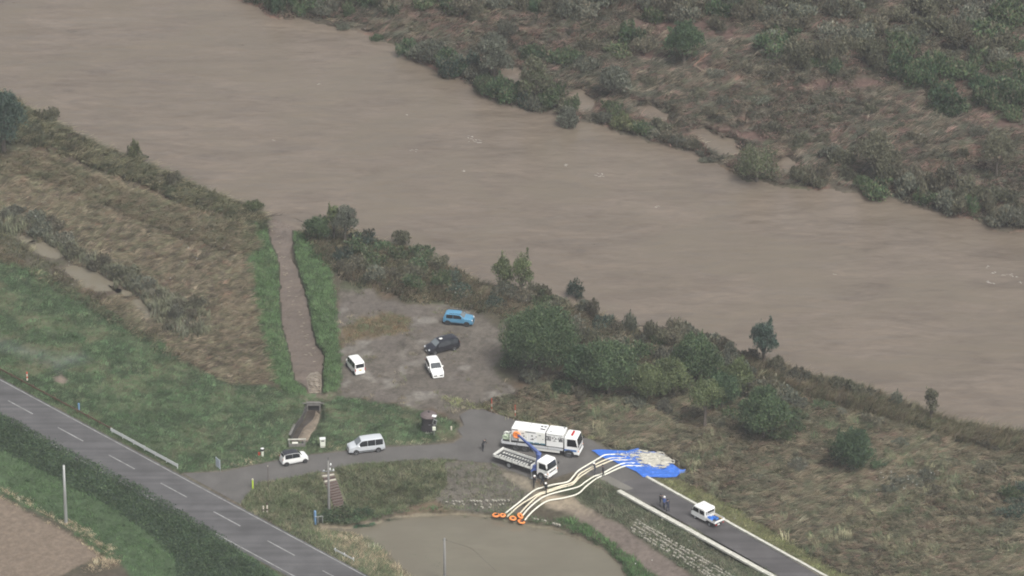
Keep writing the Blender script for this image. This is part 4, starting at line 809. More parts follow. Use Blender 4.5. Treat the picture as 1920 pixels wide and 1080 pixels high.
def wheel(parent, x, y, r, wdt, rim, name='wheel'):
    s = 1 if y > 0 else -1
    o = empty(name, (x, y, r)); o.parent = parent
    Mx = Matrix.Rotation(-s*PI/2, 4, 'X')
    bm = bmesh.new(); lathe(bm, [(r*.60, -wdt*.5), (r*.92, -wdt*.5), (r, -wdt*.36), (r, wdt*.36), (r*.92, wdt*.5), (r*.62, wdt*.5)], 20, Mx); bm_obj('tyre', bm, M_tyre, o)
    bm = bmesh.new(); lathe(bm, [(0, wdt*.40), (r*.18, wdt*.44), (r*.20, wdt*.36), (r*.52, wdt*.36), (r*.62, wdt*.50), (r*.63, wdt*.2)], 16, Mx)
    for k in range(5):
        a = 2*PI*k/5; bx(bm, Mx @ Vector((r*.36*math.cos(a), r*.36*math.sin(a), wdt*.40)), (.05, .05, .05))
    bm_obj('rim', bm, rim, o)
    return o
class Car:
    """a body lofted from its side outline: prof = upper outline (x from the rear, z), belt = window sill height"""
    def __init__(s, name, label, loc, ang, L, W, H, prof, belt, wb, wr, fo, body, roof=None, tum=.20, rim=None, clear=.20, nose=.13):
        s.L, s.W, s.H, s.prof, s.belt, s.tum, s.nose, s.clear = L, W, H, [(x-L/2, z) for x, z in prof], belt, tum, nose, clear
        s.o = empty(name, loc, ang, label, 'car', None)
        xs = sorted(set([round(-L/2 + L*k/44, 4) for k in range(45)] + [round(x, 4) for x, z in s.prof]))
        xs = [x for x in xs if -L/2 <= x <= L/2]
        rings = []
        for x in xs: rings.append(s.ring(x))
        bm = bmesh.new(); vr = [[bm.verts.new((x, y, z)) for y, z in r] for x, r in zip(xs, rings)]
        n = len(vr[0])
        for a, b in zip(vr, vr[1:]):
            for k in range(n): bm.faces.new((a[k], b[k], b[(k+1) % n], a[(k+1) % n]))
        bm.faces.new(vr[0]); bm.faces.new(vr[-1][::-1])
        bmesh.ops.recalc_face_normals(bm, faces=bm.faces)
        me = bpy.data.meshes.new('body'); bm.to_mesh(me); bm.free()
        for p in me.polygons: p.use_smooth = len(p.vertices) == 4
        s.body = link('body', me, s.o, body)
        me.set_sharp_from_angle(angle=math.radians(38)) if hasattr(me, 'set_sharp_from_angle') else None
        if roof: s.roofpanel(roof)
        fx = L/2 - fo; rx = fx - wb
        for x in (fx, rx):
            for y in (1, -1):
                bm = bmesh.new(); m_ = Matrix.Translation((x, y*(W/2-.035), wr)) @ Matrix.Rotation(-y*PI/2, 4, 'X')
                lathe(bm, [(0, .045), (wr*1.17, .045), (wr*1.17, -.2)], 20, m_); bm_obj('wheel_arch', bm, M_plastic, s.o)
                wheel(s.o, x, y*(W/2-.075), wr, .19, rim or M_rim)
        bm = bmesh.new(); bx(bm, (0, 0, clear+.02), (L*.92, W*.86, .1)); bx(bm, (0, 0, clear-.05), (wb*.9, W*.7, .12)); bm_obj('underbody', bm, M_under, s.o)
    def top(s, x): return float(np.interp(x, [p[0] for p in s.prof], [p[1] for p in s.prof]))
    def hw(s, x):
        u = abs(2*x/s.L); return s.W/2*(1 - s.nose*u**5)
    def side(s, x, z): return s.hw(x) - max(0, z-s.belt)*s.tum
    def ring(s, x):
        t = s.top(x); bl = min(s.belt, t-.06); h = s.hw(x); lo = s.clear + .12*max(0, abs(2*x/s.L)-.82)/.18
        lo = min(lo, t-.2)
        m = lo + (bl-lo)*.45
        half = [(h*.86, lo), (h*.965, min(lo+.10, m-.02)), (h, m), (h*.985, bl), (s.side(x, t-.05)*.985, t-.05), (s.side(x, t)-.10, t), (s.side(x, t)*.5, t+.018), (0, t+.025)]
        return [(-y, z) for y, z in half] + [(y, z) for y, z in half[-2::-1]]
    def patch(s, name, fn, nu, nv, m, thick=.0):
        vs_ = [[fn(i/nu, j/nv) for j in range(nv+1)] for i in range(nu+1)]
        bm = bmesh.new(); B = [[bm.verts.new(v) for v in r] for r in vs_]
        for i in range(nu):
            for j in range(nv): bm.faces.new((B[i][j], B[i+1][j], B[i+1][j+1], B[i][j+1]))
        bmesh.ops.recalc_face_normals(bm, faces=bm.faces)
        bmesh.ops.solidify(bm, geom=bm.faces[:], thickness=.004)
        return bm_obj(name, bm, m, s.o)
    def roofpanel(s, m):
        xs = [p[0] for p in s.prof if p[1] > s.belt+.25]
        a, b = min(xs), max(xs)
        def f(u, v):
            x = a+(b-a)*u; t = s.top(x); y = (2*v-1)
            yy = (s.side(x, t)-.04)*y
            return (x, yy, t + .034*(1-abs(y)**3)+.004)
        s.patch('roof', f, 14, 10, m)
    def sidewin(s, x0, x1, drop=.08, up=.0, m=None):
        x0 -= s.L/2; x1 -= s.L/2
        for sg in (1, -1):
            def f(u, v):
                x = x0+(x1-x0)*u; za = s.belt+up; zb = max(za+.02, s.top(x)-drop); z = za+(zb-za)*v
                return (x, sg*(s.side(x, z)+.012), z)
            s.patch('side_window', f, 8, 3, m or M_glass)
    def screen(s, x0, x1, name='windscreen', inset=.12, m=None, sgn=1):
        x0 -= s.L/2; x1 -= s.L/2
        def f(u, v):
            x = x0+(x1-x0)*u; t = s.top(x); y = 2*v-1
            return (x + sgn*.012, (s.side(x, t)-inset)*y, t+.026*(1-abs(y)**2)+.014)
        s.patch(name, f, 4, 8, m or M_wind)
    def face(s, name, front, z0, z1, y0, y1, m, off=.006, both=True):
        """a panel on the front or rear face, following the outline"""
        zs = np.linspace(z0, z1, 4)
        P_ = s.prof if not front else s.prof[::-1]
        zz = [p[1] for p in P_]; xx = [p[0] for p in P_]
        k = 1
        while k < len(zz) and zz[k] > zz[k-1]: k += 1
        for sg in ((1, -1) if both else (1,)):
            def f(u, v):
                z = z0+(z1-z0)*u; x = float(np.interp(z, zz[:k], xx[:k]))
                y = y0+(y1-y0)*v; y = y*sg
                return (x + (off if front else -off), y, z)
            s.patch(name, f, 3, 4, m)
    def box(s, name, c, sz, m, both=False, bev=.01):
        for sg in ((1, -1) if both else (1,)):
            bm = bmesh.new(); bx(bm, (c[0], c[1]*sg, c[2]), sz, bev=bev); bm_obj(name, bm, m, s.o)
def side_place(px, py, ang, W, left, z=None, L=None):
    """centre of a vehicle whose visible flank stands on photo pixel (px, py); left = that flank is its left one"""
    z = gz(px, py) if z is None else z
    c = V(px, py, z); n = Vector((-math.sin(ang), math.cos(ang), 0))
    return c + n*(W/2)*(-1 if left else 1)

# silver minivan on the side road, nose to the left
W = 1.70; a = math.radians(194)
c = Car('silver_minivan', 'silver minivan parked on the side road, nose to the left', side_place(689, 850.5, a, W, True, RZ), a, 4.65, W, 1.86,
        [(0,.45),(.03,.95),(.10,1.25),(.22,1.70),(.42,1.86),(1.2,1.88),(2.6,1.86),(3.0,1.80),(3.75,1.18),(4.40,.98),(4.58,.78),(4.65,.45)], 1.06, 2.83, .32, .90, M_silver, tum=.14)
c.sidewin(.30, 1.25); c.sidewin(1.30, 2.25); c.sidewin(2.30, 3.30); c.screen(3.05, 3.68, m=M_windl); c.screen(.12, .24, 'rear_window', sgn=-1)
c.face('headlamp', True, .74, .94, .45, .76, M_lamp, .03); c.face('grille', True, .55, .72, -.40, .40, M_plastic, .02, False); c.face('number_plate', True, .42, .53, -.18, .18, M_plate, .05, False)
c.face('tail_lamp', False, .95, 1.35, .62, .78, M_red, .02); c.box('wing_mirror', (1.05, .93, 1.15), (.16, .14, .16), M_silver, True, .03)
c.box('door_handle', (-.2, .862, .98), (.14, .03, .03), M_silver, True); c.box('side_trim', (.1, .855, .42), (2.6, .02, .10), M_plastic, True)
# small white car with black roof
W = 1.48; a = math.radians(21)
c = Car('small_car', 'small boxy white car with a black roof on the side road', side_place(555, 871.5, a, W, False, RZ), a, 3.40, W, 1.60,
        [(0,.45),(.04,.85),(.12,1.15),(.28,1.50),(.55,1.58),(1.6,1.60),(2.1,1.52),(2.62,1.06),(3.15,.98),(3.33,.80),(3.40,.45)], .98, 2.42, .28, .48, M_white, M_blackroof, tum=.16, rim=M_drim)
c.sidewin(.34, 1.27, .02); c.sidewin(1.29, 2.26, .02); c.screen(2.11, 2.60, inset=.06); c.screen(.13, .27, 'rear_window', sgn=-1, m=M_glass)
c.face('headlamp', True, .70, .88, .40, .64, M_lamp, .03); c.face('grille', True, .55, .66, -.32, .32, M_plastic, .02, False); c.face('number_plate', True, .42, .52, -.16, .16, M_yplate, .05, False)
c.face('tail_lamp', False, .80, 1.10, .54, .68, M_red, .02); c.box('wing_mirror', (.62, .82, 1.08), (.14, .12, .13), M_white, True, .03); c.box('door_handle', (-.35, .745, .90), (.12, .03, .03), M_rim, True)
# white kei van seen from behind
W = 1.50; a = math.radians(113)
c = Car('white_van', 'high white van with its back to us by the channel, yellow plate', side_place(656.5, 696, a, W, True), a, 3.40, W, 1.88,
        [(0,.42),(.03,.95),(.07,1.25),(.14,1.72),(.30,1.87),(1.2,1.89),(2.3,1.86),(2.62,1.76),(3.05,1.12),(3.26,.98),(3.36,.75),(3.40,.42)], 1.08, 2.43, .28, .42, M_white, tum=.10, rim=M_drim)
c.sidewin(.26, 1.02); c.sidewin(1.07, 1.90); c.sidewin(1.95, 2.72); c.screen(2.67, 3.00)
c.face('rear_window', False, 1.16, 1.66, -.56, .56, M_glass, .035, False); c.face('number_plate', False, .74, .90, -.17, .17, M_yplate, .03, False); c.face('tail_lamp', False, .72, 1.10, .60, .70, M_red, .03)
c.box('rear_bumper', (-1.69, 0, .46), (.10, 1.36, .22), M_white, False, .04); c.box('wing_mirror', (1.05, .83, 1.18), (.14, .13, .18), M_white, True, .03); c.face('headlamp', True, .70, .92, .42, .66, M_lamp, .03)
# white hatchback facing the camera
W = 1.68; a = math.radians(-75)
c = Car('white_hatchback', 'white hatchback facing us, parked in front of the black minivan', side_place(803, 699, a, W, False), a, 4.15, W, 1.62,
        [(0,.45),(.04,.90),(.12,1.12),(.30,1.48),(.60,1.59),(1.6,1.62),(2.35,1.56),(3.15,1.04),(3.82,.90),(4.05,.72),(4.15,.42)], 1.0, 2.6, .31, .82, M_white, tum=.20)
c.sidewin(.45, 1.35); c.sidewin(1.40, 2.62); c.screen(2.42, 3.10); c.screen(.14, .32, 'rear_window', sgn=-1)
c.face('headlamp', True, .62, .80, .46, .74, M_lamp, .035); c.face('grille', True, .44, .58, -.58, .58, M_plastic, .02, False); c.face('number_plate', True, .46, .58, -.18, .18, M_plate, .05, False)
c.face('tail_lamp', False, .85, 1.1, .60, .78, M_red, .02); c.box('wing_mirror', (.62, .94, 1.08), (.15, .16, .14), M_white, True, .03)
# black minivan
W = 1.73; a = math.radians(207)
c = Car('black_minivan', 'black minivan on the gravel, nose pointing down left', side_place(834.5, 661.5, a, W, True), a, 4.55, W, 1.76,
        [(0,.45),(.04,.95),(.12,1.20),(.30,1.62),(.60,1.74),(1.6,1.77),(2.5,1.73),(2.9,1.64),(3.62,1.10),(4.25,.95),(4.46,.78),(4.55,.45)], 1.03, 2.76, .32, .86, M_black, tum=.16)
c.sidewin(.36, 1.25, m=M_glassl); c.sidewin(1.30, 2.20, m=M_glassl); c.sidewin(2.25, 3.15, m=M_glassl); c.screen(2.95, 3.55, m=M_windl); c.screen(.14, .30, 'rear_window', sgn=-1)
c.face('headlamp', True, .68, .86, .50, .80, M_lamp, .035); c.face('grille', True, .50, .64, -.46, .46, M_plastic, .02, False); c.face('number_plate', True, .42, .53, -.18, .18, M_plate, .05, False)
c.face('tail_lamp', False, .9, 1.25, .62, .80, M_red, .02); c.box('wing_mirror', (.92, .96, 1.12), (.15, .14, .15), M_black, True, .03); c.box('roof_block', (.28, .18, 1.84), (.42, .30, .10), M_plate, False, .03)  # small white block on the roof
# blue compact SUV
W = 1.70; a = math.radians(-10.6)
c = Car('blue_car', 'sky blue compact car by the thicket, nose to the right', side_place(858, 611.5, a, W, False), a, 4.0, W, 1.62,
        [(0,.50),(.03,.95),(.10,1.15),(.26,1.50),(.50,1.60),(1.5,1.63),(2.25,1.58),(2.88,1.13),(3.70,1.04),(3.90,.86),(4.0,.48)], 1.06, 2.53, .34, .80, M_bluecar, tum=.22, rim=M_drim, clear=.24)
c.sidewin(.46, 1.35); c.sidewin(1.40, 2.50); c.screen(2.32, 2.84, m=M_windl); c.screen(.11, .26, 'rear_window', sgn=-1, m=M_glass)
c.face('headlamp', True, .78, .94, .46, .76, M_lamp, .03); c.face('grille', True, .58, .76, -.42, .42, M_plastic, .02, False); c.face('tail_lamp', False, .92, 1.08, .50, .80, M_red, .02)
c.box('roof_rail', (-.35, .60, 1.655), (1.6, .04, .05), M_plastic, True); c.box('wing_mirror', (.60, .95, 1.15), (.15, .15, .14), M_bluecar, True, .03); c.box('side_cladding', (0, .845, .40), (2.2, .02, .14), M_plastic, True)

# ---------------------------------------------------------------- trucks
def prism(bm, pts, y0, y1, bev=0):
    """side outline pts (x, z) pulled from y0 to y1"""
    A = [bm.verts.new((x, y0, z)) for x, z in pts]; B = [bm.verts.new((x, y1, z)) for x, z in pts]; n = len(pts)
    f = [bm.faces.new(A), bm.faces.new(B[::-1])] + [bm.faces.new((A[k], B[k], B[(k+1) % n], A[(k+1) % n])) for k in range(n)]
    bmesh.ops.recalc_face_normals(bm, faces=f)
    if bev: bmesh.ops.bevel(bm, geom=list({e for q in f for e in q.edges}), offset=bev, segments=2, affect='EDGES')
    return bm
def pbox(name, c, s, m, parent, bev=.0, rz=0, ry=0, rx=0):
    bm = bmesh.new(); bx(bm, c, s, rz, ry, bev, rx); return bm_obj(name, bm, m, parent)
def cab(o, x0, x1, W, zb, zt, belt, paint):
    """cab-over cab from x0 (back) to x1 (front)"""
    bm = bmesh.new(); prism(bm, [(x0, zb), (x1-.02, zb), (x1, zb+.35), (x1-.03, belt), (x1-.26, zt-.10), (x1-.42, zt), (x0+.05, zt), (x0, zt-.06)], -W/2, W/2, .06)
    b = bm_obj('cab', bm, paint, o)
    k = (belt-zt+.10)/(.23)
    def wx(z): return x1-.03 - .23*(z-belt)/(zt-.10-belt)
    bm = bmesh.new()
    q = [(wx(z)+.012, y, z) for z, y in ((belt+.06, -W/2+.12), (belt+.06, W/2-.12), (zt-.16, W/2-.16), (zt-.16, -W/2+.16))]
    f = bm.faces.new([bm.verts.new(v) for v in q]); bmesh.ops.solidify(bm, geom=[f], thickness=-.01); bm_obj('windscreen', bm, M_wind, b)
    for sg in (1, -1):
        bm = bmesh.new(); y = sg*(W/2+.008)
        q = [(x0+.35, y, belt+.03), (x1-.16, y, belt+.03), (wx(zt-.2)-.14, y, zt-.2), (x0+.35, y, zt-.2)]
        f = bm.faces.new([bm.verts.new(v) for v in q]); bmesh.ops.solidify(bm, geom=[f], thickness=.012*sg); bm_obj('side_window', bm, M_glass, b)
        pbox('wing_mirror', (x1+.05, sg*(W/2+.14), belt+.35), (.10, .18, .36), M_plastic, b, .02)
        pbox('headlamp', (x1-.005, sg*(W/2-.28), zb+.30), (.06, .36, .17), M_lamp, b, .015)
        pbox('turn_signal', (x1-.02, sg*(W/2-.05), zb+.55), (.10, .12, .10), M_orange, b, .01)
    pbox('bumper', (x1-.02, 0, zb+.08), (.14, W*.98, .30), paint, b, .04)
    pbox('grille', (x1-.006, 0, zb+.60), (.03, W*.66, .16), M_plastic, b, .01)
    pbox('wiper', (x1+.006, .25, belt+.09), (.02, .8, .02), M_plastic, b)
    pbox('number_plate', (x1+.055, 0, zb+.08), (.02, .36, .16), M_plate, b)
    return b
def text_mesh(name, txt, size, m, parent, loc, rot, depth=.004):
    cu = bpy.data.curves.new(name, 'FONT'); cu.body = txt; cu.size = size; cu.offset = .014; cu.extrude = depth; cu.align_x = 'CENTER'; cu.align_y = 'CENTER'
    to = bpy.data.objects.new('tmp', cu); COL.objects.link(to); bpy.context.view_layer.update()
    me = bpy.data.meshes.new_from_object(to.evaluated_get(bpy.context.evaluated_depsgraph_get())); bpy.data.objects.remove(to)
    o = link(name, me, parent, m); o.location = loc; o.rotation_euler = rot
    return o
# ---- drainage pump truck
W = 2.30; a = math.radians(-15); L = 9.5
t = empty('pump_truck', side_place(1012.7, 851, a, W, False, RZ), a, 'long white pump truck with big boxes behind its cab', 'truck')
bm = bmesh.new(); bx(bm, (-.2, .45, .72), (9.0, .16, .24)); bx(bm, (-.2, -.45, .72), (9.0, .16, .24)); bx(bm, (1.3, -.75, .62), (1.1, .5, .45)); bx(bm, (1.3, .75, .62), (1.1, .5, .45)); bm_obj('chassis', bm, M_dark, t)
for x in (3.55, -1.9, -3.0):
    for y in (1, -1):
        wheel(t, x, y*(W/2-.125), .50, .28, M_steel)
        bm = bmesh.new(); lathe(bm, [(0, .0), (.62, .0), (.62, -.14)], 20, Matrix.Translation((x, y*(W/2+.004), .50)) @ Matrix.Rotation(-y*PI/2, 4, 'X')); bm_obj('wheel_arch', bm, M_dark, t)
cb = cab(t, 2.95, 4.72, 2.28, .50, 2.90, 1.62, M_white)
for y in (1, -1): pbox('cab_stripe', (3.72, y*1.146, 1.08), (1.5, .016, .26), M_stripe, cb)
pbox('door_step', (3.6, -1.16, .62), (.5, .06, .12), M_steel, cb)
lb = empty('light_bar', (3.75, .1, 2.92)); lb.parent = t
pbox('lamp', (0, 0, .08), (.24, 1.15, .15), M_red, lb, .03); pbox('mount', (0, 0, -.0), (.14, .9, .05), M_steel, lb)
M_board = mat('shaded white side board', (.56, .57, .58), .5)  # greyer than the truck's white: shade on the boards put into colour
for y in (1, -1): pbox('bed_gap_shade', (-1.0, y*.96, 1.30), (7.3, .05, .16), M_dark, t)  # dark strips stand in for the shaded gap between bed and boxes
bd = pbox('bed', (-1.0, 0, .98), (7.6, 2.26, .16), M_steel, t, .01)
for y in (1, -1):
    for k in range(4): pbox('side_board', (-3.82+1.90*k, y*1.15, 1.03), (1.84, .045, .34), M_board, t, .008)
    pbox('under_guard', (.7, y*1.08, .62), (3.4, .03, .34), M_offw, t, .005)
pbox('tail_board', (-4.80, 0, 1.05), (.05, 2.28, .40), M_board, t, .008)
# rear box with its gear doors
b1 = pbox('pump_box', (-1.55, .08, 2.22), (4.15, 2.0, 1.98), M_white, t, .05)
pbox('roof_seam', (-1.55+.0, .08, 3.212), (.05, 1.96, .03), M_steel, b1); pbox('roof_seam', (-2.7, .08, 3.212), (.03, 1.96, .03), M_steel, b1)
for x, y in ((-.15, .42), (.28, .42), (-.05, -.25), (.25, -.3)): pbox('roof_vent', (x, y, 3.225), (.30, .26, .05), M_dark, b1, .01)
for k in range(4):
    x = -3.1 + 1.0*k + (.1 if k > 1 else 0)
    d = pbox('gear_door', (x, -.94, 2.24), (.92, .03, 1.55), M_offw if k % 2 else M_white, t, .01)
    pbox('door_handle', (x+.3, -.965, 2.1), (.12, .03, .06), M_dark, d); pbox('door_vent', (x-.1, -.962, 2.62 if k != 2 else 1.9), (.30, .02, .13), M_steel, d)
for (x, z, w_) in ((-2.05, 2.25, .16), (-1.05, 2.42, .18), (-.95, 1.95, .2), (-.55, 2.35, .14), (-2.35, 2.0, .15)): pbox('gauge', (x, -.968, z), (w_, .02, w_), M_dark, t, .01)
pbox('label_strip', (-1.25, -.965, 2.92), (1.3, .012, .10), M_dark, t)
pbox('dark_opening', (-3.15, -.965, 3.02), (.75, .014, .10), M_dark, t)
for k in range(3): pbox('hose_coupling', (-1.2+.75*k, -1.03, 1.42), (.62, .14, .22), mat('teal hose coupling', (.045, .12, .15), .5) if k == 0 else bpy.data.materials['teal hose coupling'], t, .05)
# front box, with the lettering
b2 = pbox('generator_box', (1.75, .03, 2.22), (2.10, 2.12, 1.98), M_white, t, .05)
pbox('roof_panel', (1.55, .25, 3.222), (.75, .8, .03), M_offw, b2, .01); pbox('exhaust_outlet', (2.55, .75, 3.25), (.22, .3, .10), M_steel, b2, .02); pbox('roof_panel', (1.2, -.55, 3.222), (.3, .22, .03), M_steel, b2, .01)
pbox('cornice_trim', (1.8, -1.036, 2.98), (1.75, .012, .05), M_dark, b2)
text_mesh('lettering', '国交省', .76, M_text, b2, (1.72, -1.036, 2.36), (PI/2, 0, 0))
pbox('box_gap', (.61, .05, 2.1), (.16, 1.8, 1.7), M_dark, t); pbox('cab_gap', (2.87, 0, 1.8), (.10, 2.0, 1.6), M_dark, t)
# gear on the tail
for k, (x, y) in enumerate(((-4.45, -.55), (-4.5, .35), (-4.05, -.35), (-4.1, .45))):
    g_ = empty('hose_reel', (x, y, 1.10)); g_.parent = t
    bm = bmesh.new(); mm = Matrix.Translation((0, 0, .42)) @ Matrix.Rotation(PI/2, 4, 'X'); torus(bm, .26, .12, mm, 16, 8); bm_obj('hose_coil', bm, M_offw if k % 2 else M_palegreen, g_)
    bm = bmesh.new(); bx(bm, (0, .12, .3), (.06, .05, .8)); bx(bm, (0, -.12, .3), (.06, .05, .8)); bx(bm, (0, 0, .02), (.4, .45, .05)); bm_obj('reel_stand', bm, M_palegreen, g_)
pbox('gate_post', (-3.72, -1.02, 1.75), (.10, .08, 1.3), M_offw, t, .01); pbox('gate_post', (-3.72, 1.02, 1.75), (.10, .08, 1.3), M_offw, t, .01)
PT = t; t.scale = (1.05, 1.0, .95)
# ---- crane truck
W = 2.15; a = math.radians(-35.4)
t = empty('crane_truck', side_place(975.6, 885.5, a, W, False, RZ), a, 'open white flatbed truck with a blue folding crane behind its cab', 'truck')
bm = bmesh.new(); bx(bm, (-.1, .40, .66), (7.8, .14, .20)); bx(bm, (-.1, -.40, .66), (7.8, .14, .20)); bx(bm, (.9, -.7, .58), (1.0, .42, .4)); bm_obj('chassis', bm, M_dark, t)
for x in (3.15, -1.75):
    for y in (1, -1):
        wheel(t, x, y*(W/2-.115), .43, .26, M_steel)
        if x > 0: bm = bmesh.new(); lathe(bm, [(0, .0), (.54, .0), (.54, -.14)], 20, Matrix.Translation((x, y*(1.05+.006), .43)) @ Matrix.Rotation(-y*PI/2, 4, 'X')); bm_obj('wheel_arch', bm, M_dark, t)
cab(t, 2.45, 4.15, 2.10, .46, 2.42, 1.40, M_white)
bd = pbox('bed', (-1.25, 0, .90), (5.75, 2.12, .12), M_bed, t)
for y in (1, -1):
    for k in range(3): pbox('side_board', (-3.16+1.91*k, y*1.07, 1.10), (1.86, .05, .32), M_offw, t, .008)
    for k in range(7): pbox('stake_post', (-4.05+.93*k, y*1.10, 1.08), (.07, .03, .34), M_steel, t)
    # ladder-like loading ramps laid on the bed
    r_ = empty('loading_ramp', (-1.5, y*.42, .98)); r_.parent = t
    bm = bmesh.new(); bx(bm, (0, .23, .03), (4.3, .035, .07)); bx(bm, (0, -.23, .03), (4.3, .035, .07)); bm_obj('rail', bm, M_steel, r_)
    for k in range(11): pbox('rung', (-2.05+.41*k, 0, .03), (.17, .36, .045), M_rung, r_)
pbox('tail_board', (-4.13, 0, 1.14), (.05, 2.18, .40), M_offw, t, .008); pbox('head_board', (1.60, 0, 1.25), (.06, 2.18, .66), M_offw, t, .008)
cr = empty('crane', (2.02, 0, .9)); cr.parent = t
bm = bmesh.new(); bx(bm, (0, 0, .1), (.6, 2.0, .26), bev=.03); lathe(bm, [(.40, .2), (.36, .5), (.29, 1.5), (.36, 1.9), (.22, 2.15), (0, 2.15)], 14); bx(bm, (.02, -.75, .35), (.5, .4, .5), bev=.04); bx(bm, (0, .75, .3), (.45, .35, .4), bev=.04); bm_obj('column', bm, M_craneblue, cr)
for y in (1, -1):
    og = pbox('outrigger', (0, y*1.25, .12), (.18, .7, .16), M_craneblue, cr, .01); pbox('jack', (0, y*1.52, -.35), (.12, .12, .95), M_steel, og); pbox('pad', (0, y*1.52, -.85), (.3, .3, .06), M_steel, og, .01)
# the boom: raised over the pump truck's tail; its heading is given in the world and turned into the truck's own axes
b0 = Vector((0, 0, 2.0)); dirw = Vector((-2.55, .55, 2.25)); dl = Matrix.Rotation(-a, 3, 'Z') @ dirw
b1_ = b0 + dl; mid_ = b0 + dl*.5
bm = bmesh.new(); tube(bm, [b0 - dl*.08, mid_ + dl*.08], [.24, .20], 4); bm_obj('boom', bm, M_craneblue, cr)
bm = bmesh.new(); tube(bm, [mid_, b1_], [.165, .14], 4); tube(bm, [b1_-dl*.03, b1_+Vector((0, 0, -.25))], [.12, .10], 6); bm_obj('boom_extension', bm, M_craneblue, cr)
bm = bmesh.new(); tube(bm, [Vector((0, 0, 1.2)) + dl*.05, b0 + dl*.38 + Vector((0, 0, -.14))], [.07, .06], 8); bm_obj('lift_cylinder', bm, M_steel, cr)
bm = bmesh.new(); tube(bm, [b1_+Vector((0, 0, -.2)), b1_+Vector((0, 0, -.6))], .02, 6); lathe(bm, [(0, -.14), (.08, -.1), (.08, .1), (0, .14)], 8, Matrix.Translation(b1_+Vector((0, 0, -.7)))); bm_obj('hook', bm, M_dark, cr)
# ---- small double-cab pickup
W = 1.68; a = math.radians(132); L = 4.2
t = empty('small_pickup', side_place(1317.5, 981, a, W, True, RZ), a, 'small white double-cab pickup on the levee road between white kerbs', 'pickup truck')
bm = bmesh.new(); bx(bm, (0, .32, .42), (4.0, .1, .14)); bx(bm, (0, -.32, .42), (4.0, .1, .14)); bm_obj('chassis', bm, M_dark, t)
for x in (1.42, -1.12):
    for y in (1, -1): wheel(t, x, y*(W/2-.10), .29, .17, M_steel)
bm = bmesh.new(); prism(bm, [(-.42, .40), (2.02, .40), (2.10, .62), (2.04, 1.08), (1.66, 1.80), (1.52, 1.90), (-.30, 1.92), (-.42, 1.80)], -W/2, W/2, .06); cb = bm_obj('cab', bm, M_white, t)
bm = bmesh.new(); f = bm.faces.new([bm.verts.new(v) for v in ((2.045, -.72, 1.12), (2.045, .72, 1.12), (1.70, .66, 1.76), (1.70, -.66, 1.76))]); bmesh.ops.solidify(bm, geom=[f], thickness=-.01); bm_obj('windscreen', bm, M_wind, cb)
bm = bmesh.new(); bx(bm, (-.425, 0, 1.45), (.02, 1.3, .5)); bm_obj('rear_window', bm, M_glass, cb)
for sg in (1, -1):
    for q in (((.72, 1.12), (1.88, 1.12), (1.58, 1.70), (.72, 1.70)), ((-.25, 1.12), (.60, 1.12), (.60, 1.70), (-.20, 1.70))):
        bm = bmesh.new(); f = bm.faces.new([bm.verts.new((x, sg*(W/2+.008), z)) for x, z in q]); bmesh.ops.solidify(bm, geom=[f], thickness=.012*sg); bm_obj('side_window', bm, M_glass, cb)
    pbox('wing_mirror', (1.85, sg*(W/2+.10), 1.22), (.08, .14, .2), M_plastic, cb, .02); pbox('headlamp', (2.09, sg*.6, .80), (.05, .26, .16), M_lamp, cb, .01); pbox('side_board', (-1.28, sg*(W/2-.02), .88), (1.62, .035, .30), M_white, t, .008)
    pbox('tail_lamp', (-2.13, sg*.6, .52), (.04, .26, .12), M_red, t, .01)
    pbox('rear_guard', (-.55, sg*.60, 1.35), (.05, .05, .95), M_white, t)
pbox('rear_guard', (-.55, 0, 1.80), (.05, 1.25, .05), M_white, t); pbox('rear_guard', (-.55, 0, 1.40), (.04, 1.25, .04), M_white, t)
pbox('bumper', (2.08, 0, .50), (.10, 1.6, .22), M_white, cb, .03); pbox('number_plate', (-2.125, .2, .50), (.02, .34, .16), M_plate, t)
pbox('bed', (-1.28, 0, .72), (1.64, 1.6, .06), M_bed, t); pbox('tail_board', (-2.10, 0, .88), (.035, 1.62, .30), M_white, t, .008)
pbox('roof_aerial', (.95, .05, 1.96), (.14, .14, .06), M_steel, cb, .02)
PK = t
def on_truck(name, label, cat, truck, loc, builder):
    o = builder(name); o.matrix_world = Matrix.Translation(truck.location) @ Matrix.Rotation(truck.rotation_euler.z, 4, 'Z') @ Matrix.Translation(loc)
    return tag(o, label, cat)
def crate(name):
    bm = bmesh.new(); s = (.55, .40, .30)
    bx(bm, (0, 0, .02), (s[0], s[1], .03))
    for y in (1, -1): bx(bm, (0, y*s[1]/2, .15), (s[0]+.02, .03, .30)); bx(bm, (y*s[0]/2, 0, .15), (.028, s[1]-.03, .296))
    return bm_obj(name, bm, M_crate)
on_truck('crate', 'blue plastic crate against the cab in the small pickup bed', 'crate', PK, (-.85, .40, .75), crate)
on_truck('crate', 'blue plastic crate in the middle of the small pickup bed', 'crate', PK, (-1.25, -.15, .75), crate)
def tsheet(name):
    bm = bmesh.new(); bmesh.ops.create_grid(bm, x_segments=10, y_segments=8, size=.5)
    for v in bm.verts: v.co = Vector((v.co.x*.7, v.co.y*.9, .10*math.sin(v.co.x*9)*math.cos(v.co.y*7)+.12))
    bmesh.ops.solidify(bm, geom=bm.faces[:], thickness=.02); return bm_obj(name, bm, M_crate, None, True)
on_truck('folded_tarp', 'crumpled blue sheet lying in the small pickup bed', 'tarp', PK, (-1.0, .22, .78), tsheet)
def pole_y(name):
    bm = bmesh.new(); tube(bm, [(-.75, 0, 0), (.75, 0, .0)], .035, 8); tube(bm, [(.7, 0, 0), (.78, 0, 0)], .05, 8); return bm_obj(name, bm, mat('yellow handle', (.65, .45, .06), .5))
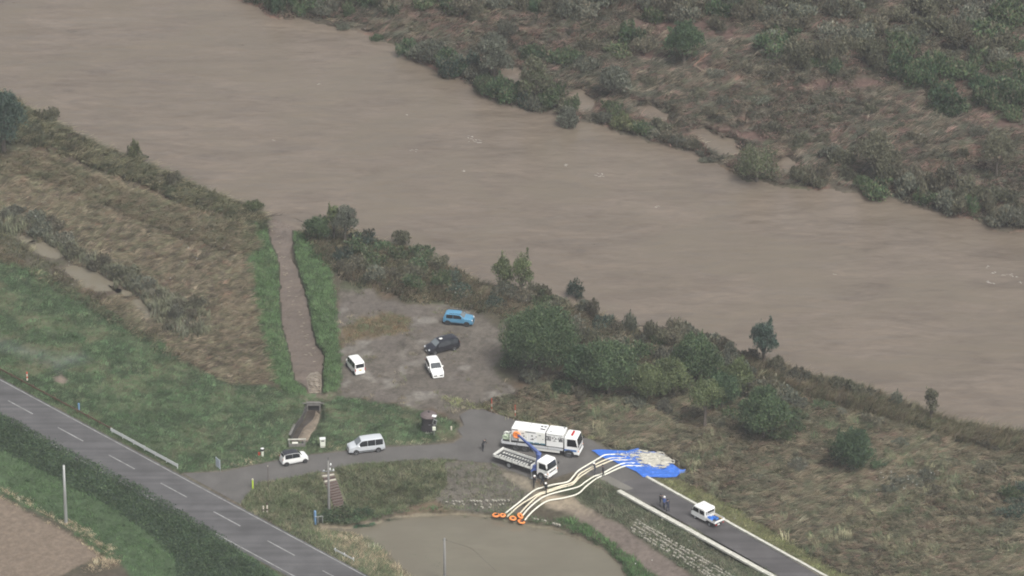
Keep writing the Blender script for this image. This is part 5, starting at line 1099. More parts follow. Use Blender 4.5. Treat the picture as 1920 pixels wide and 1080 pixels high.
on_truck('yellow_pole', 'yellow pole lying along the right side of the small pickup bed', 'pole', PK, (-1.25, -.66, .84), pole_y)
# orange float ring stowed on the tail of the pump truck
def ring_up(name):
    bm = bmesh.new(); mm = Matrix.Rotation(PI/2, 4, 'X'); torus(bm, .36, .15, mm, 22, 10); lathe(bm, [(0, .06), (.24, .06), (.26, 0)], 14, mm)
    o = bm_obj(name, bm, M_floatorange, None, True); return o
on_truck('float_ring', 'orange float ring stowed upright on the flank of the pump truck', 'float', PT, (-3.05, -1.19, 2.30), ring_up)
# ------------------------------------------------------------------ kerbs, hoses, tarp, water
M_conc = mat('pale concrete', (.50, .49, .43), .85, noise=.12, nscale=2.5, bump=.3); M_concd = mat('weathered concrete', (.155, .148, .136), .9, noise=.25, nscale=2)
M_whitep = mat('white paint', (.74, .75, .74), .5); M_rust = mat('rusty guardrail', (.16, .095, .065), .8, noise=.3, nscale=3); M_hose = mat('white layflat hose', (.74, .72, .62), .6, noise=.06, nscale=3)
M_hose2 = mat('cream layflat hose', (.66, .60, .46), .65, noise=.08, nscale=3)
def kerb(name, label, p0, p1, wdt, left, n):
    """concrete kerb blocks set end to end from photo pixel p0 to p1"""
    a, b = V(*p0, RZ), V(*p1, RZ); d = (b-a); Ln = d.length; d.normalize(); nn = Vector((-d.y, d.x, 0))*(1 if left else -1)
    o = empty(name, a, math.atan2(d.y, d.x), label, 'kerb')
    s = Ln/n; bm = bmesh.new(); bx(bm, (0, 0, 0), (s-.02, wdt, .26), bev=.02); me = bpy.data.meshes.new('kerb_block'); bm.to_mesh(me); bm.free(); me.materials.append(M_conc)
    for k in range(n):
        q = link('kerb_block', me, o); q.location = (s*(k+.5), (1 if left else -1)*wdt/2 + random.uniform(-.012, .012), .0 + random.uniform(-.008, .008))
    return o
kerb('kerb', 'broad white concrete kerb along the lower left side of the levee road', (1163, 919), (1500, 1106), .62, False, 22)
kerb('kerb', 'narrow white concrete kerb along the upper right side of the levee road', (1210, 895), (1590, 1106), .36, True, 24)
# five drain hoses
HOSES = [
 ('uppermost of the five white hoses', M_hose, [(948,962),(972,943),(1001,920),(1019.5,913.5),(1039,908.5),(1064,903.5),(1075,893),(1085,882),(1108,868),(1129,855.5),(1136,853),(1148,852.2),(1156,852)]),
 ('second white hose from the top, kinked at its lower end', M_hose2, [(951,969),(960,960),(975,947),(996,934),(1010,926),(1025,920.5),(1051,911.5),(1072,905.5),(1081,897),(1088,888),(1108,876.5),(1122,868),(1143,859.5),(1160,859),(1172.7,858.8)]),
 ('middle one of the five white hoses', M_hose2, [(973,965),(986,950.5),(1000,937),(1011,928.5),(1026,923),(1053,914),(1073,908.5),(1086,895.5),(1098,887),(1115,876.8),(1132,869.5),(1147,863.5),(1162,862.8),(1180.5,862.8)]),
 ('fourth white hose from the top', M_hose, [(978,969),(994,950.5),(1016.7,933),(1039,924.5),(1082,913.6),(1097,904),(1112.5,894),(1129,888),(1145,879),(1160,871.8),(1169,869),(1184,868.6),(1198,868)]),
 ('lowest of the five white hoses', M_hose, [(984,975),(1000,957.5),(1025,940),(1055.5,934),(1083,926),(1100,911),(1119,897),(1136,889),(1152,881.5),(1165,876),(1177,873.2),(1192,873.8),(1207,874.2)]),
]
def smooth_px(p, k=6):
    p = np.array(p, float); out = []
    for i in range(len(p)-1):
        a, b, c, d = p[max(i-1, 0)], p[i], p[i+1], p[min(i+2, len(p)-1)]
        for j in range(k):
            t = j/k; out.append(.5*((2*b)+(c-a)*t+(2*a-5*b+4*c-d)*t*t+(3*b-a-3*c+d)*t**3))
    out.append(p[-1]); return np.array(out)
for lb, m, pts in HOSES:
    q = smooth_px(pts); zz = look(Zg, q[:, 0], q[:, 1]); rd_ = look(D['road'], q[:, 0], q[:, 1]); zz = np.where(rd_ > 0, RZ, np.maximum(zz, -.45))
    # a stiff hose bridges small dips
    zz = np.convolve(np.pad(zz, 3, 'edge'), np.ones(7)/7, 'valid')
    zz = np.maximum(zz, np.where(rd_ > 0, RZ, np.maximum(look(Zg, q[:, 0], q[:, 1]), -.45)))
    pt = P(q[:, 0], q[:, 1], zz+.10); bm = bmesh.new(); tube(bm, pt.tolist(), [.098]*len(pt), 10)
    o = bm_obj('drain_hose', bm, m, None, True); tag(o, lb + ', running to the blue tarp', 'hose', 'hoses across the levee road')
    bm = bmesh.new(); e0, e1 = Vector(pt[-3]), Vector(pt[-1]); dd_ = (e1-e0).normalized(); tube(bm, [e1-dd_*.25, e1+dd_*.06], [.125, .125], 12); bm_obj('coupling', bm, M_steel, o)
# orange floats of the pumps
RINGS = [(930, 966, .46, 'leftmost orange float ring at the paddy edge'), (942.5, 966.5, .38, 'second orange float ring from the left, half behind a hose end'), (961.5, 972, .44, 'middle orange float ring at the paddy edge'),
         (975.5, 970, .42, 'orange float ring tilted up on the hose ends'), (977.5, 978, .46, 'lowest orange float ring, nearest the paddy water')]
for k, (x, y, r_, lb) in enumerate(RINGS):
    o = empty('float_ring', V(x, y, max(gz(x, y), -.40)+.10), .4*k, lb, 'float', 'orange floats at the paddy edge')
    tilt = Matrix.Rotation(.7 if k == 3 else .06*k, 4, 'X')
    bm = bmesh.new(); torus(bm, r_-.09, .12, Matrix.Translation((0, 0, .22 if k == 3 else .02)) @ tilt, 22, 10); bm_obj('ring', bm, M_floatorange, o, True)
    bm = bmesh.new(); lathe(bm, [(0, .14), (.12, .12), (.14, -.3), (0, -.32)], 12); bx(bm, (0, 0, .06), (r_*1.5, .05, .04)); bm_obj('pump', bm, M_dark, o)
# the blue tarp
M_tarp = mat('blue tarpaulin', (.042, .145, .52), .45, .4, noise=.12, nscale=1.2, bump=.5, bscale=2.2)
def tarp_z(x, y):
    z = np.where(look(D['road'], x, y) > 0, RZ, look(Zg, x, y)+.02)
    return z + .04 + .20*np.abs(fbm(x*.8+y*.6, y*3.2-x*.3, 12, 3, 61))**.8 + .10*np.abs(fbm(x*2, y*2, 9, 2, 62))
o = sheet('tarp', TARP, 0, M_tarp, 2.2, None, None, tarp_z); o.data.polygons.foreach_set('use_smooth', np.ones(len(o.data.polygons), bool)); tag(o, 'big crumpled blue tarp spread over the levee shoulder', 'tarp')
# water pouring out of the hoses over it
def foam_mat():
    m = mat('foaming brown water', (.47, .45, .385), .3, .5, noise=.16, nscale=1.2, bump=.35, bscale=3); return m
M_foam = foam_mat()
def spl_z(x, y):
    b = np.where(look(D['road'], x, y) > 0, RZ, look(Zg, x, y)+.02) + .10
    d = np.clip(sdist(np.asarray(x), np.asarray(y), SPLASH)/8, 0, 1)
    return b + .08 + d*(.06 + .34*np.abs(fbm(x*.6, y*3, 6, 3, 71)) + .10*fbm(x, y*2, 2.5, 2, 72))
def splash():
    st = .9; X, Y = np.meshgrid(np.arange(1150, 1270, st), np.arange(842, 880, st*.5)); d = sdist(X, Y, SPLASH)
    # thin fast streaks fanning out from the hose ends, torn open in between
    f = .55*fbm(X*.35 + Y*.3, Y*3.0 - X*.35, 7, 3, 73) + .25*fbm(X, Y*2, 5, 2, 74) + .040*d + .20*sstep(1178, 1222, X) - .11
    on = (f > 0) & (d > -2); hgt = np.clip(f, 0, .5)
    g0 = np.where(look(D['road'], X.ravel(), Y.ravel()).reshape(X.shape) > 0, RZ, look(Zg, X.ravel(), Y.ravel()).reshape(X.shape)+.02) + .12
    T = P(X, Y, g0 + .05 + .42*hgt*(.6+.8*np.abs(fbm(X*.6, Y*3, 5, 2, 75))))
    m = on[1:, 1:] & on[:-1, :-1] & on[1:, :-1] & on[:-1, 1:]
    ix = np.arange(X.size).reshape(X.shape); q = np.stack([ix[1:, :-1], ix[1:, 1:], ix[:-1, 1:], ix[:-1, :-1]], -1)[m]
    u, inv = np.unique(q.ravel(), return_inverse=True)
    o = link('discharged_water', np_mesh('discharged_water', T.reshape(-1, 3)[u], inv.reshape(-1, 4), None, True), None, M_foam)
    tag(o, 'muddy water sheeting out of the hoses across the tarp', None, None, 'stuff')
splash()
r_ = np.random.default_rng(9); n = 1500; x = r_.uniform(1150, 1268, n*4); y = r_.uniform(843, 880, n*4); k = sdist(x, y, SPLASH) > -1.5; x, y = x[k][:n], y[k][:n]; n = len(x)
p = P(x, y, spl_z(x, y)); p[:, 2] += r_.exponential(.04, n); s_ = r_.uniform(.02, .06, (n, 1)); d1 = r_.normal(0, 1, (n, 3)); d2 = r_.normal(0, 1, (n, 3)); d3 = r_.normal(0, 1, (n, 3))
v = np.stack([p+d1*s_, p+d2*s_, p+d3*s_], 1); o = link('water_spray', np_mesh('water_spray', v.reshape(-1, 3), np.arange(n*3).reshape(n, 3)), None, mat('spray drops', (.56, .54, .48), .3)); tag(o, 'spray thrown up by the pouring hoses', None, None, 'stuff')
# churned outflow where the culvert empties into the channel
OUT_ = [(574,708),(582,699),(596,697),(604,704),(604,722),(603,737),(579,737),(577,724)]
o = sheet('outflow', OUT_, 0, mat('churned outflow', (.235, .20, .16), .4, .5, noise=.4, nscale=3.0, bump=.9, bscale=6), 1.5, 'stuff', None, lambda x, y: .05 + np.clip(sdist(np.asarray(x), np.asarray(y), OUT_)/5, 0, 1)*(.12 + .30*np.abs(fbm(x, y*2, 4, 2, 81))))
# torn froth carried down the channel
bm = bmesh.new(); rr = random.Random(8)
for i in range(46):
    f = rr.random()**.8; x, y = 516 + f*60 + (f > .6)*8 + rr.gauss(0, 4), 428 + f*250; c0 = V(x, y, .075); a1 = rr.gauss(0, .5); la, lb_ = rr.uniform(.10, .30), rr.uniform(.04, .09)
    bm.faces.new([bm.verts.new(c0 + Vector((math.cos(a1)*la*math.cos(2*PI*k/6) - math.sin(a1)*lb_*math.sin(2*PI*k/6), math.sin(a1)*la*math.cos(2*PI*k/6) + math.cos(a1)*lb_*math.sin(2*PI*k/6), rr.uniform(0, .02)))) for k in range(6)])
bmesh.ops.recalc_face_normals(bm, faces=bm.faces); tag(bm_obj('channel_froth', bm, mat('tan froth', (.27, .225, .17), .6)), 'tan froth carried down the channel', None, None, 'stuff')
# foam flecks on the river
M_fleck = mat('river foam', (.36, .34, .31), .6)
FL = [(883,257,16),(890,262,12),(897,268,9),(886,266,8),(775,281,9),(870,320,7),(1123,327,9),(1130,331,6),(1060,310,6),(1232,387,7),(1853,502,8),(1865,511,9),(1880,515,9),(1895,514,9),(1905,519,6),(1913,531,7),(1850,529,8),(1858,531,6),(1567,514,5),(513,262,4),(760,215,5),(598,158,4)]
bm = bmesh.new(); rr = random.Random(3)
for x, y, s in FL:
    for _ in range(1 + s//3):
        cx, cy = x + rr.gauss(0, s*.45), y + rr.gauss(0, s*.16); c0 = V(cx, cy, .012); k = rr.randint(5, 7)
        a1 = FLOW + rr.gauss(.3, .4); la, lb_ = rr.uniform(.10, .34), rr.uniform(.03, .07)
        vs_ = [bm.verts.new(c0 + Vector((math.cos(a1)*la*math.cos(2*PI*i/k)-math.sin(a1)*lb_*math.sin(2*PI*i/k), math.sin(a1)*la*math.cos(2*PI*i/k)+math.cos(a1)*lb_*math.sin(2*PI*i/k), rr.uniform(0, .015)))*1.0) for i in range(k)]
        bm.faces.new(vs_)
bmesh.ops.recalc_face_normals(bm, faces=bm.faces); tag(bm_obj('foam_flecks', bm, M_fleck), 'white foam flecks riding on the flood water', None, None, 'stuff')
# scraps caught in the vegetation
bm = bmesh.new()
for i in range(330):
    z_ = rr.choice([(620,430,880,560),(960,540,1130,600),(30,200,480,420),(1230,640,1330,700),(1400,720,1900,960),(640,0,1900,300),(120,420,460,620),(1640,880,1760,920),(1180,960,1400,1060),(980,570,1100,650)])
    x, y = rr.uniform(z_[0], z_[2]), rr.uniform(z_[1], z_[3])
    if look(NOVEG, x, y)[0] > 0 or look(D['road'], x, y)[0] > -2 or look(D['meadow'], x, y)[0] > 0: continue
    c0 = G(x, y, rr.uniform(.5, 1.7)); s = rr.uniform(.04, .11)
    bx(bm, c0, (s, s*rr.uniform(.4, .9), s*.5), rr.uniform(0, 3), rr.uniform(-.6, .6))
tag(bm_obj('flood_litter', bm, mat('pale scraps', (.62, .62, .58), .7)), 'pale scraps caught in the plants', None, None, 'stuff')

# ------------------------------------------------------------------ roadside things
def rail(name, label, pts, n, mat_, h=.72, beam=.30, zoff=0, cat='guardrail'):
    a, b = [V(x, y, gz(x, y)) for x, y in pts]; d = b-a; Ln = d.length; ang = math.atan2(d.y, d.x)
    o = empty(name, a, ang, label, cat); sl = (b.z-a.z)/Ln
    bm = bmesh.new()
    ring = [(0, -.15), (.035, -.10), (.035, -.03), (0, 0), (.035, .03), (.035, .10), (0, .15), (-.02, .15), (-.02, -.15)]
    for xx in (0, Ln):
        pass
    A = [bm.verts.new((-.15, y, h-.15+z*beam/.30)) for y, z in ring]; B = [bm.verts.new((Ln+.15, y, h-.15+z*beam/.30+sl*Ln)) for y, z in ring]
    for k in range(len(ring)): bm.faces.new((A[k], B[k], B[(k+1) % len(ring)], A[(k+1) % len(ring)]))
    bm.faces.new(A[::-1]); bm.faces.new(B); bmesh.ops.recalc_face_normals(bm, faces=bm.faces); bm_obj('beam', bm, mat_, o)
    for k in range(n+1):
        bm = bmesh.new(); lathe(bm, [(.055, -.4), (.055, h), (.045, h+.03), (0, h+.03)], 8, Matrix.Translation((Ln*k/n, .085, sl*Ln*k/n))); bm_obj('post', bm, mat_, o)
    return o
rail('guardrail', 'rusty brown guardrail along the upper side of the main road', [(-60, 665), (207, 808)], 13, M_rust, .60, .22)
rail('guardrail', 'clean white guardrail ending at the road junction', [(209, 812), (332, 879)], 6, M_whitep, .66, .44)
rail('guardrail', 'short white guardrail in the weeds at the bottom of the picture', [(628, 1037), (662, 1055)], 2, M_whitep, .66, .22)
M_pole = mat('galvanised pole', (.33, .34, .33), .5, .5, .4); M_polec = mat('concrete pole', (.19, .185, .175), .85, noise=.1)
def pole(name, label, px, py, h, r, m, cat='utility pole'):
    o = empty(name, G(px, py), 0, label, cat); bm = bmesh.new(); lathe(bm, [(r*1.15, -.3), (r, h*.4), (r*.72, h), (0, h)], 12); bm_obj('shaft', bm, m, o, True); return o
o = pole('utility_pole', 'bare grey pole on the green slope beside the brown field', 124, 980, 8.1, .20, M_pole)
o = pole('utility_pole', 'concrete pole rising from the flooded paddy at the bottom', 834, 1098, 6.6, .17, M_polec)
bm = bmesh.new(); tube(bm, [(0, 0, 6.4), (3.2, 1.6, 4.3), (6.5, 3.0, .0)], .012, 4); bm_obj('stay_wire', bm, M_dark, o); bm = bmesh.new(); bx(bm, (0, 0, 6.35), (.5, .08, .08)); bm_obj('crossarm', bm, M_dark, o)
o = pole('utility_pole', 'concrete pole with white insulators in front of the log steps', 617, 957, 7.0, .16, M_polec)
bm = bmesh.new(); bx(bm, (0, 0, 5.55), (1.5, .10, .10), rz=.15); bm_obj('crossarm', bm, M_steel, o)
for x, z in ((.30, 6.5), (.22, 5.85), (.62, 5.72), (-.55, 5.55)):
    bm = bmesh.new(); lathe(bm, [(0, -.12), (.09, -.10), (.10, 0), (.06, .06), (.09, .12), (0, .16)], 10, Matrix.Translation((x, 0, z))); bm_obj('insulator', bm, M_whitep, o)
bm = bmesh.new(); lathe(bm, [(.03, 6.9), (.03, 7.5), (0, 7.5)], 6); bm_obj('aerial', bm, M_dark, o)
# log steps down the slope
M_log = mat('dark reddish step timber', (.085, .055, .048), .9, noise=.25); M_palelog = mat('pale step board', (.48, .45, .38), .85); M_tread = mat('trodden step soil', (.12, .10, .085), .95)
o = empty('log_steps', G(615, 890), 0, 'dark timber steps going down from the side road to the paddy', 'steps')
for k in range(13):
    f = k/12.0; xa, ya = 604+f*22.5, 893.5+f*58.5; xb, yb = 626.5+f*20, 889.5+f*57.5
    A, B = G(xa, ya, .10), G(xb, yb, .10); zz = (A.z+B.z)/2; A.z = B.z = zz; d = B-A; c0 = (A+B)/2 - o.location
    m = M_palelog if k in (0, 2) else M_log
    bm = bmesh.new(); bx(bm, c0, (d.length, .16, .20), math.atan2(d.y, d.x), bev=.03); bm_obj('riser', bm, m, o)
    bm = bmesh.new(); bx(bm, c0 + Vector((.0, .30, -.02)), (d.length*.96, .42, .12), math.atan2(d.y, d.x)); bm_obj('tread', bm, M_tread, o)
# round hut with the mushroom-like roof
M_hutw = mat('dark stained boards', (.040, .036, .038), .8, noise=.25, nscale=3); M_hutr = mat('dull purple brown roof', (.115, .090, .088), .85, noise=.15, nscale=2)
hb_ = G(804, 806); o = empty('round_hut', hb_, 0, 'round dark wooden hut with a purple-brown roof on the grass island', 'hut')
bm = bmesh.new(); lathe(bm, [(.66, 0), (.96, 2.1), (0, 2.1)], 24); bm_obj('wall', bm, M_hutw, o)
bmv = bmesh.new(); bx(bmv, (0, -.012, 1.05), (.20, .03, 2.08), rx=-.14); me = bpy.data.meshes.new('plank'); bmv.to_mesh(me); bmv.free(); me.materials.append(M_hutw)
for k in range(24):
    a_ = 2*PI*(k+.5)/24; q = link('plank', me, o); q.location = (.818*math.sin(a_), -.818*math.cos(a_), 0); q.rotation_euler = (0, 0, a_)
bm = bmesh.new(); lathe(bm, [(.90, 2.08), (1.08, 2.06), (1.08, 2.16), (.85, 2.36), (.35, 2.52), (0, 2.55)], 24); rf = bm_obj('roof', bm, M_hutr, o)
bm = bmesh.new(); lathe(bm, [(.10, 2.5), (.10, 2.68), (.14, 2.70), (0, 2.76)], 10); bm_obj('vent', bm, M_dark, rf)
pbox('window', (-.80, -.42, 1.25), (.04, .36, .85), M_glass, o, .01, rz=-1.1+PI/2, rx=0); pbox('door_handle', (.12, -.93, 1.2), (.26, .06, .06), M_steel, o, .01); pbox('doorstep', (0, -.85, .05), (.9, .4, .12), M_conc, o, .02)
# gauge post beside it
o = empty('gauge_post', G(814, 817), 0, 'white gauge post with tilted panel and box beside the round hut', 'post')
bm = bmesh.new(); lathe(bm, [(.045, -.2), (.045, 2.9), (0, 2.9)], 8); bm_obj('shaft', bm, M_pole, o)
bm = bmesh.new(); bx(bm, (0.03, -.02, 2.86), (.55, .34, .04), rz=-.35, rx=.35); bm_obj('solar_panel', bm, M_whitep, o)
pbox('box', (0, -.10, 1.08), (.40, .24, .46), mat('pale cream box', (.72, .74, .62), .5), o, .02)
fr = empty('display', (.10, -.08, 2.0)); fr.parent = o; fr.rotation_euler = (0, .22, -.3)
pbox('frame', (0, 0, 0), (.50, .06, .72), M_pole, fr, .02); pbox('screen', (0, -.034, 0), (.32, .02, .52), M_dark, fr)
# sign board at the junction
o = empty('sign_board', G(409, 882), -1.0, 'pale blue-grey notice board on two legs at the junction', 'sign')
pbox('board', (0, 0, 1.05), (1.05, .05, 1.25), mat('pale board', (.50, .55, .60), .5), o, .01)
for k in range(5): pbox('text_line', (0, -.032, 1.45-.17*k), (.72 - .12*(k % 2), .006, .045), mat('grey print', (.33, .37, .42), .7) if k == 0 else bpy.data.materials['grey print'], o)
for x in (-.5, .5): bm = bmesh.new(); lathe(bm, [(.03, -.3), (.03, 1.75), (0, 1.75)], 8, Matrix.Translation((x, .05, 0))); bm_obj('leg', bm, M_pole, o)
# marker posts
def marker(name, label, px, py, h, r, bands, cat='marker post', group=None):
    o = empty(name, G(px, py), 0, label, cat, group); z = 0
    for i, (hh, m) in enumerate(bands):
        bm = bmesh.new(); lathe(bm, [(0, z), (r, z), (r, z+hh), (0, z+hh)] if i else [(r, -.3), (r, hh), (0, hh)], 10); bm_obj('band', bm, m, o); z += hh
    return o
M_redp = mat('red marker paint', (.55, .09, .05), .55); M_yel = mat('fluorescent yellow green', (.50, .68, .05), .5); M_bluep = mat('faded blue paint', (.16, .28, .46), .6); M_tan = mat('pale marker', (.66, .60, .50), .6)
marker('marker_post', 'orange and white striped post behind the rusty guardrail', 51, 713, 1.3, .10, [(.32, M_tan), (.28, M_redp), (.32, M_tan), (.28, M_redp)])
marker('marker_post', 'small faded blue post behind the rusty guardrail', 148, 768, .9, .11, [(.9, M_bluep)])
marker('marker_post', 'fluorescent yellow post at the corner of the junction', 474, 917, 1.45, .10, [(1.3, M_yel), (.15, M_tan)])
marker('marker_post', 'cream striped post in the weeds by the main road, right one', 501, 962, 1.5, .09, [(.4, M_tan), (.25, M_log), (.5, M_tan), (.3, M_log)])
marker('marker_post', 'cream striped post in the weeds by the main road, left one', 494, 962, 1.0, .08, [(.35, M_tan), (.2, M_log), (.45, M_tan)])
for x, y, lb in ((922, 772, 'left of two thin red and white poles behind the plaza'), (966, 784, 'right of two thin red and white poles behind the plaza')):
    marker('survey_pole', lb, x, y, 1.9, .045, [(.38, M_tan), (.38, M_redp)]*2 + [(.4, M_redp)], 'pole')
o = marker('marker_post', 'thin pole with a pale cap beside the yellow post', 503, 915, 3.2, .03, [(3.0, M_log), (.2, M_tan)])
marker('marker_post', 'small white marker in the grass right of the gauge post', 846, 806, .5, .10, [(.5, M_tan)])
o = empty('bollard', G(492, 855), 0, 'white bollard with a dark cap beside the small car', 'bollard')
bm = bmesh.new(); lathe(bm, [(.15, -.2), (.17, .72), (0, .72)], 12); bm_obj('shaft', bm, mat('cream bollard', (.70, .71, .60), .6), o)
bm = bmesh.new(); lathe(bm, [(.10, .70), (.28, .84), (.28, 1.0), (.10, 1.10), (0, 1.12)], 12); bm_obj('cap', bm, M_dark, o); bm = bmesh.new(); lathe(bm, [(0, 1.15), (.22, 1.09), (.2, 1.06)], 12); bm_obj('cap_top', bm, M_whitep, o)
bm = bmesh.new(); lathe(bm, [(.17, -.1), (.14, .35), (0, .42)], 10); cn = bm_obj('traffic_cone', bm, M_redp); cn.location = G(486, 853); tag(cn, 'short red stump right beside the white bollard', 'cone')
o = empty('cabinet', G(605, 838), .1, 'cream equipment cabinet with a dark slot beside the sluice', 'cabinet')
pbox('housing', (0, 0, .72), (.66, .5, .95), mat('cream cabinet', (.70, .71, .63), .5), o, .03); pbox('slot', (.02, -.258, .98), (.40, .02, .16), M_dark, o); pbox('plinth', (0, 0, .12), (.6, .45, .28), M_conc, o)
pbox('hood', (0, -.02, 1.23), (.74, .56, .06), M_whitep, o, .01)
o = empty('pump_box', G(594, 980), .2, 'faded blue pipe stand with a grey valve at the paddy corner', 'pipe')
bm = bmesh.new(); lathe(bm, [(.15, -.2), (.15, 1.6), (.11, 1.7), (0, 1.7)], 10, Matrix.Translation((-.2, 0, 0))); bm_obj('standpipe', bm, M_bluep, o)
bm = bmesh.new(); tube(bm, [(.1, -.2, .0), (.1, -.2, .95)], .05, 8); tube(bm, [(-.3, -.2, .95), (.75, -.2, .95)], .05, 8); tube(bm, [(.7, -.2, 0), (.7, -.2, .95)], .05, 8); bm_obj('valve_frame', bm, M_pole, o)
bm = bmesh.new(); torus(bm, .2, .04, Matrix.Translation((.35, -.2, .5)) @ Matrix.Rotation(PI/2, 4, 'X'), 16, 6); bm_obj('hand_wheel', bm, M_dark, o)
# culvert, drain walls, sluice
def wallbox(bm, pa, pb, z0, z1, th):
    a, b = V(*pa, z0), V(*pb, z0); d = b-a; bx(bm, (a+b)/2 + Vector((0, 0, (z1-z0)/2)), (d.length, th, z1-z0), math.atan2(d.y, d.x), bev=.02)
o = empty('culvert', V(588, 772, .3), 0, 'concrete culvert mouth where the muddy drain ducks under the bank', 'culvert')
L0 = o.location
def cpart(name, m, boxes):
    bm = bmesh.new()
    for c0, s in boxes: bx(bm, c0, s, bev=.015)
    return bm_obj(name, bm, m, o)
cpart('head_wall', M_concd, [((0, .30, .95), (1.72, .26, .40)), ((-.80, .26, .33), (.16, .34, .88)), ((.80, .26, .33), (.16, .34, .88))]); cpart('cap', M_concd, [((0, .30, 1.19), (1.86, .34, .09))]); cpart('opening', M_under, [((0, .40, .3), (1.44, .05, .9))])
cpart('wing_wall', M_concd, [((-1.15, .45, .98), (.75, .12, .14)), ((1.1, .5, .95), (.5, .12, .12))])
o = empty('drain_wall', V(552, 826, .4), 0, 'concrete side wall of the muddy drain with a dark inner face', 'wall')
bm = bmesh.new()
for pa, pb in (((547, 828), (555, 808)), ((555, 808), (569, 790)), ((569, 790), (576, 772))):
    a_, b_ = V(*pa, .3)-o.location, V(*pb, .3)-o.location; d = b_-a_; bx(bm, (a_+b_)/2+Vector((-.12, 0, .42)), (d.length+.05, .14, .95), math.atan2(d.y, d.x))
bm_obj('panel', bm, mat('dark wall concrete', (.065, .06, .055), .8, noise=.3, nscale=2), o)  # panels darker than the cap
bm = bmesh.new(); a_, b_ = V(546, 828, .3)-o.location, V(555, 808, .3)-o.location; d = b_-a_; bx(bm, (a_+b_)/2+Vector((-.18, 0, .95)), (d.length, .30, .10), math.atan2(d.y, d.x)); bm_obj('cap', bm, M_concd, o)
o = empty('sluice', G(557, 836), .05, 'small concrete sluice box at the lower end of the muddy drain', 'sluice')
cpart('wall', M_concd, [((-.98, 0, .30), (.16, 1.1, .62)), ((.98, 0, .30), (.16, 1.1, .62)), ((0, -.52, .28), (2.0, .14, .6))]); cpart('beam', M_conc, [((0, .62, .60), (2.3, .15, .14))]); cpart('floor', M_concd, [((0, 0, .05), (1.9, 1.0, .08))])
cpart('sandbag', mat('white sandbag', (.62, .61, .55), .8), [((-.25, .1, .30), (.75, .4, .24)), ((-.15, -.2, .25), (.7, .35, .2))]); cpart('gate', M_dark, [((.68, -.05, .38), (.22, .35, .5))])
# stone setts in the levee slope
M_sett = mat('pale slope block', (.28, .265, .22), .9, noise=.2)
bmv = bmesh.new(); bx(bmv, (0, 0, 0), (.36, .26, .24), bev=.03); me = bpy.data.meshes.new('block'); bmv.to_mesh(me); bmv.free(); me.materials.append(M_sett)
def setts(label, rows_, loc):
    o = empty('block_revetment', G(*loc), 0, label, 'revetment'); rr = random.Random(len(rows_))
    for (xa, ya, xb, yb, n, miss) in rows_:
        for k in range(n):
            if rr.random() < miss: continue
            f = k/max(1, n-1); x, y = xa+(xb-xa)*f + rr.gauss(0, .6), ya+(yb-ya)*f + rr.gauss(0, .4)
            q = link('block', me, o); q.location = G(x, y, .08) - o.location; q.rotation_euler = (rr.gauss(0, .06), rr.gauss(0, .06), -.75 + rr.gauss(0, .15)); s = rr.uniform(.7, 1.1); q.scale = (s, s, s)
setts('rows of pale blocks poking out of the levee slope below the white kerb', [(1195,976,1375,1081,40,.10),(1193,980,1373,1086,40,.14),(1189,985,1368,1091,38,.20),(1185,990,1360,1093,36,.25),(1183,994,1352,1094,34,.30)], (1190, 985))
setts('broken line of pale blocks at the foot of the bare slope', [(832,941,952,938,22,.28),(850,945,950,946,18,.5),(880,951,948,952,10,.6)], (890, 945))
setts('few pale blocks in the grass below the lowest hose', [(1002,973,1022,977,4,.2),(1028,979,1048,984,5,.3)], (1020, 978))
# dead branches and driftwood
M_dead = mat('bleached dead wood', (.24, .185, .14), .9)
def deadwood(label, px, py, ln, ang, seed, m=M_dead, br=9):
    r = random.Random(seed); o = empty('dead_branch', G(px, py, .2), ang, label, 'branch'); bm = bmesh.new(); tube(bm, [(0, 0, .1), (ln*.5, .1, .35), (ln, -.1, .6)], [.11, .08, .03], 6); bm_obj('limb', bm, m, o); bm = bmesh.new()
    for k in range(br):
        f = r.uniform(.3, 1); a_ = r.uniform(-.9, .9); p0 = Vector((ln*f, 0, .1+.5*f)); tube(bm, [p0, p0+Vector((math.cos(a_), math.sin(a_), r.uniform(.1, .5)))*r.uniform(.6, 1.6)], [.04, .012], 4)
    bm_obj('twigs', bm, m, o)
deadwood('bare bleached branch lying in the laid grass of the far bank', 1335, 142, 3.6, 2.4, 1); deadwood('reddish dead crown fallen on the far bank', 1300, 125, 3.0, .9, 2, mat('reddish dead wood', (.20, .11, .08), .9), 16)
deadwood('dark drift log on the waterline left of the grey rim bushes', 1198, 612, 4.4, -.35, 3, M_bark, 5); deadwood('dark drift wood stranded left of the channel mouth', 487, 408, 3.2, -.1, 4, M_bark, 8); deadwood('bent twig reaching over the channel mouth from the right', 590, 428, 2.4, 2.6, 5, M_bark, 3)
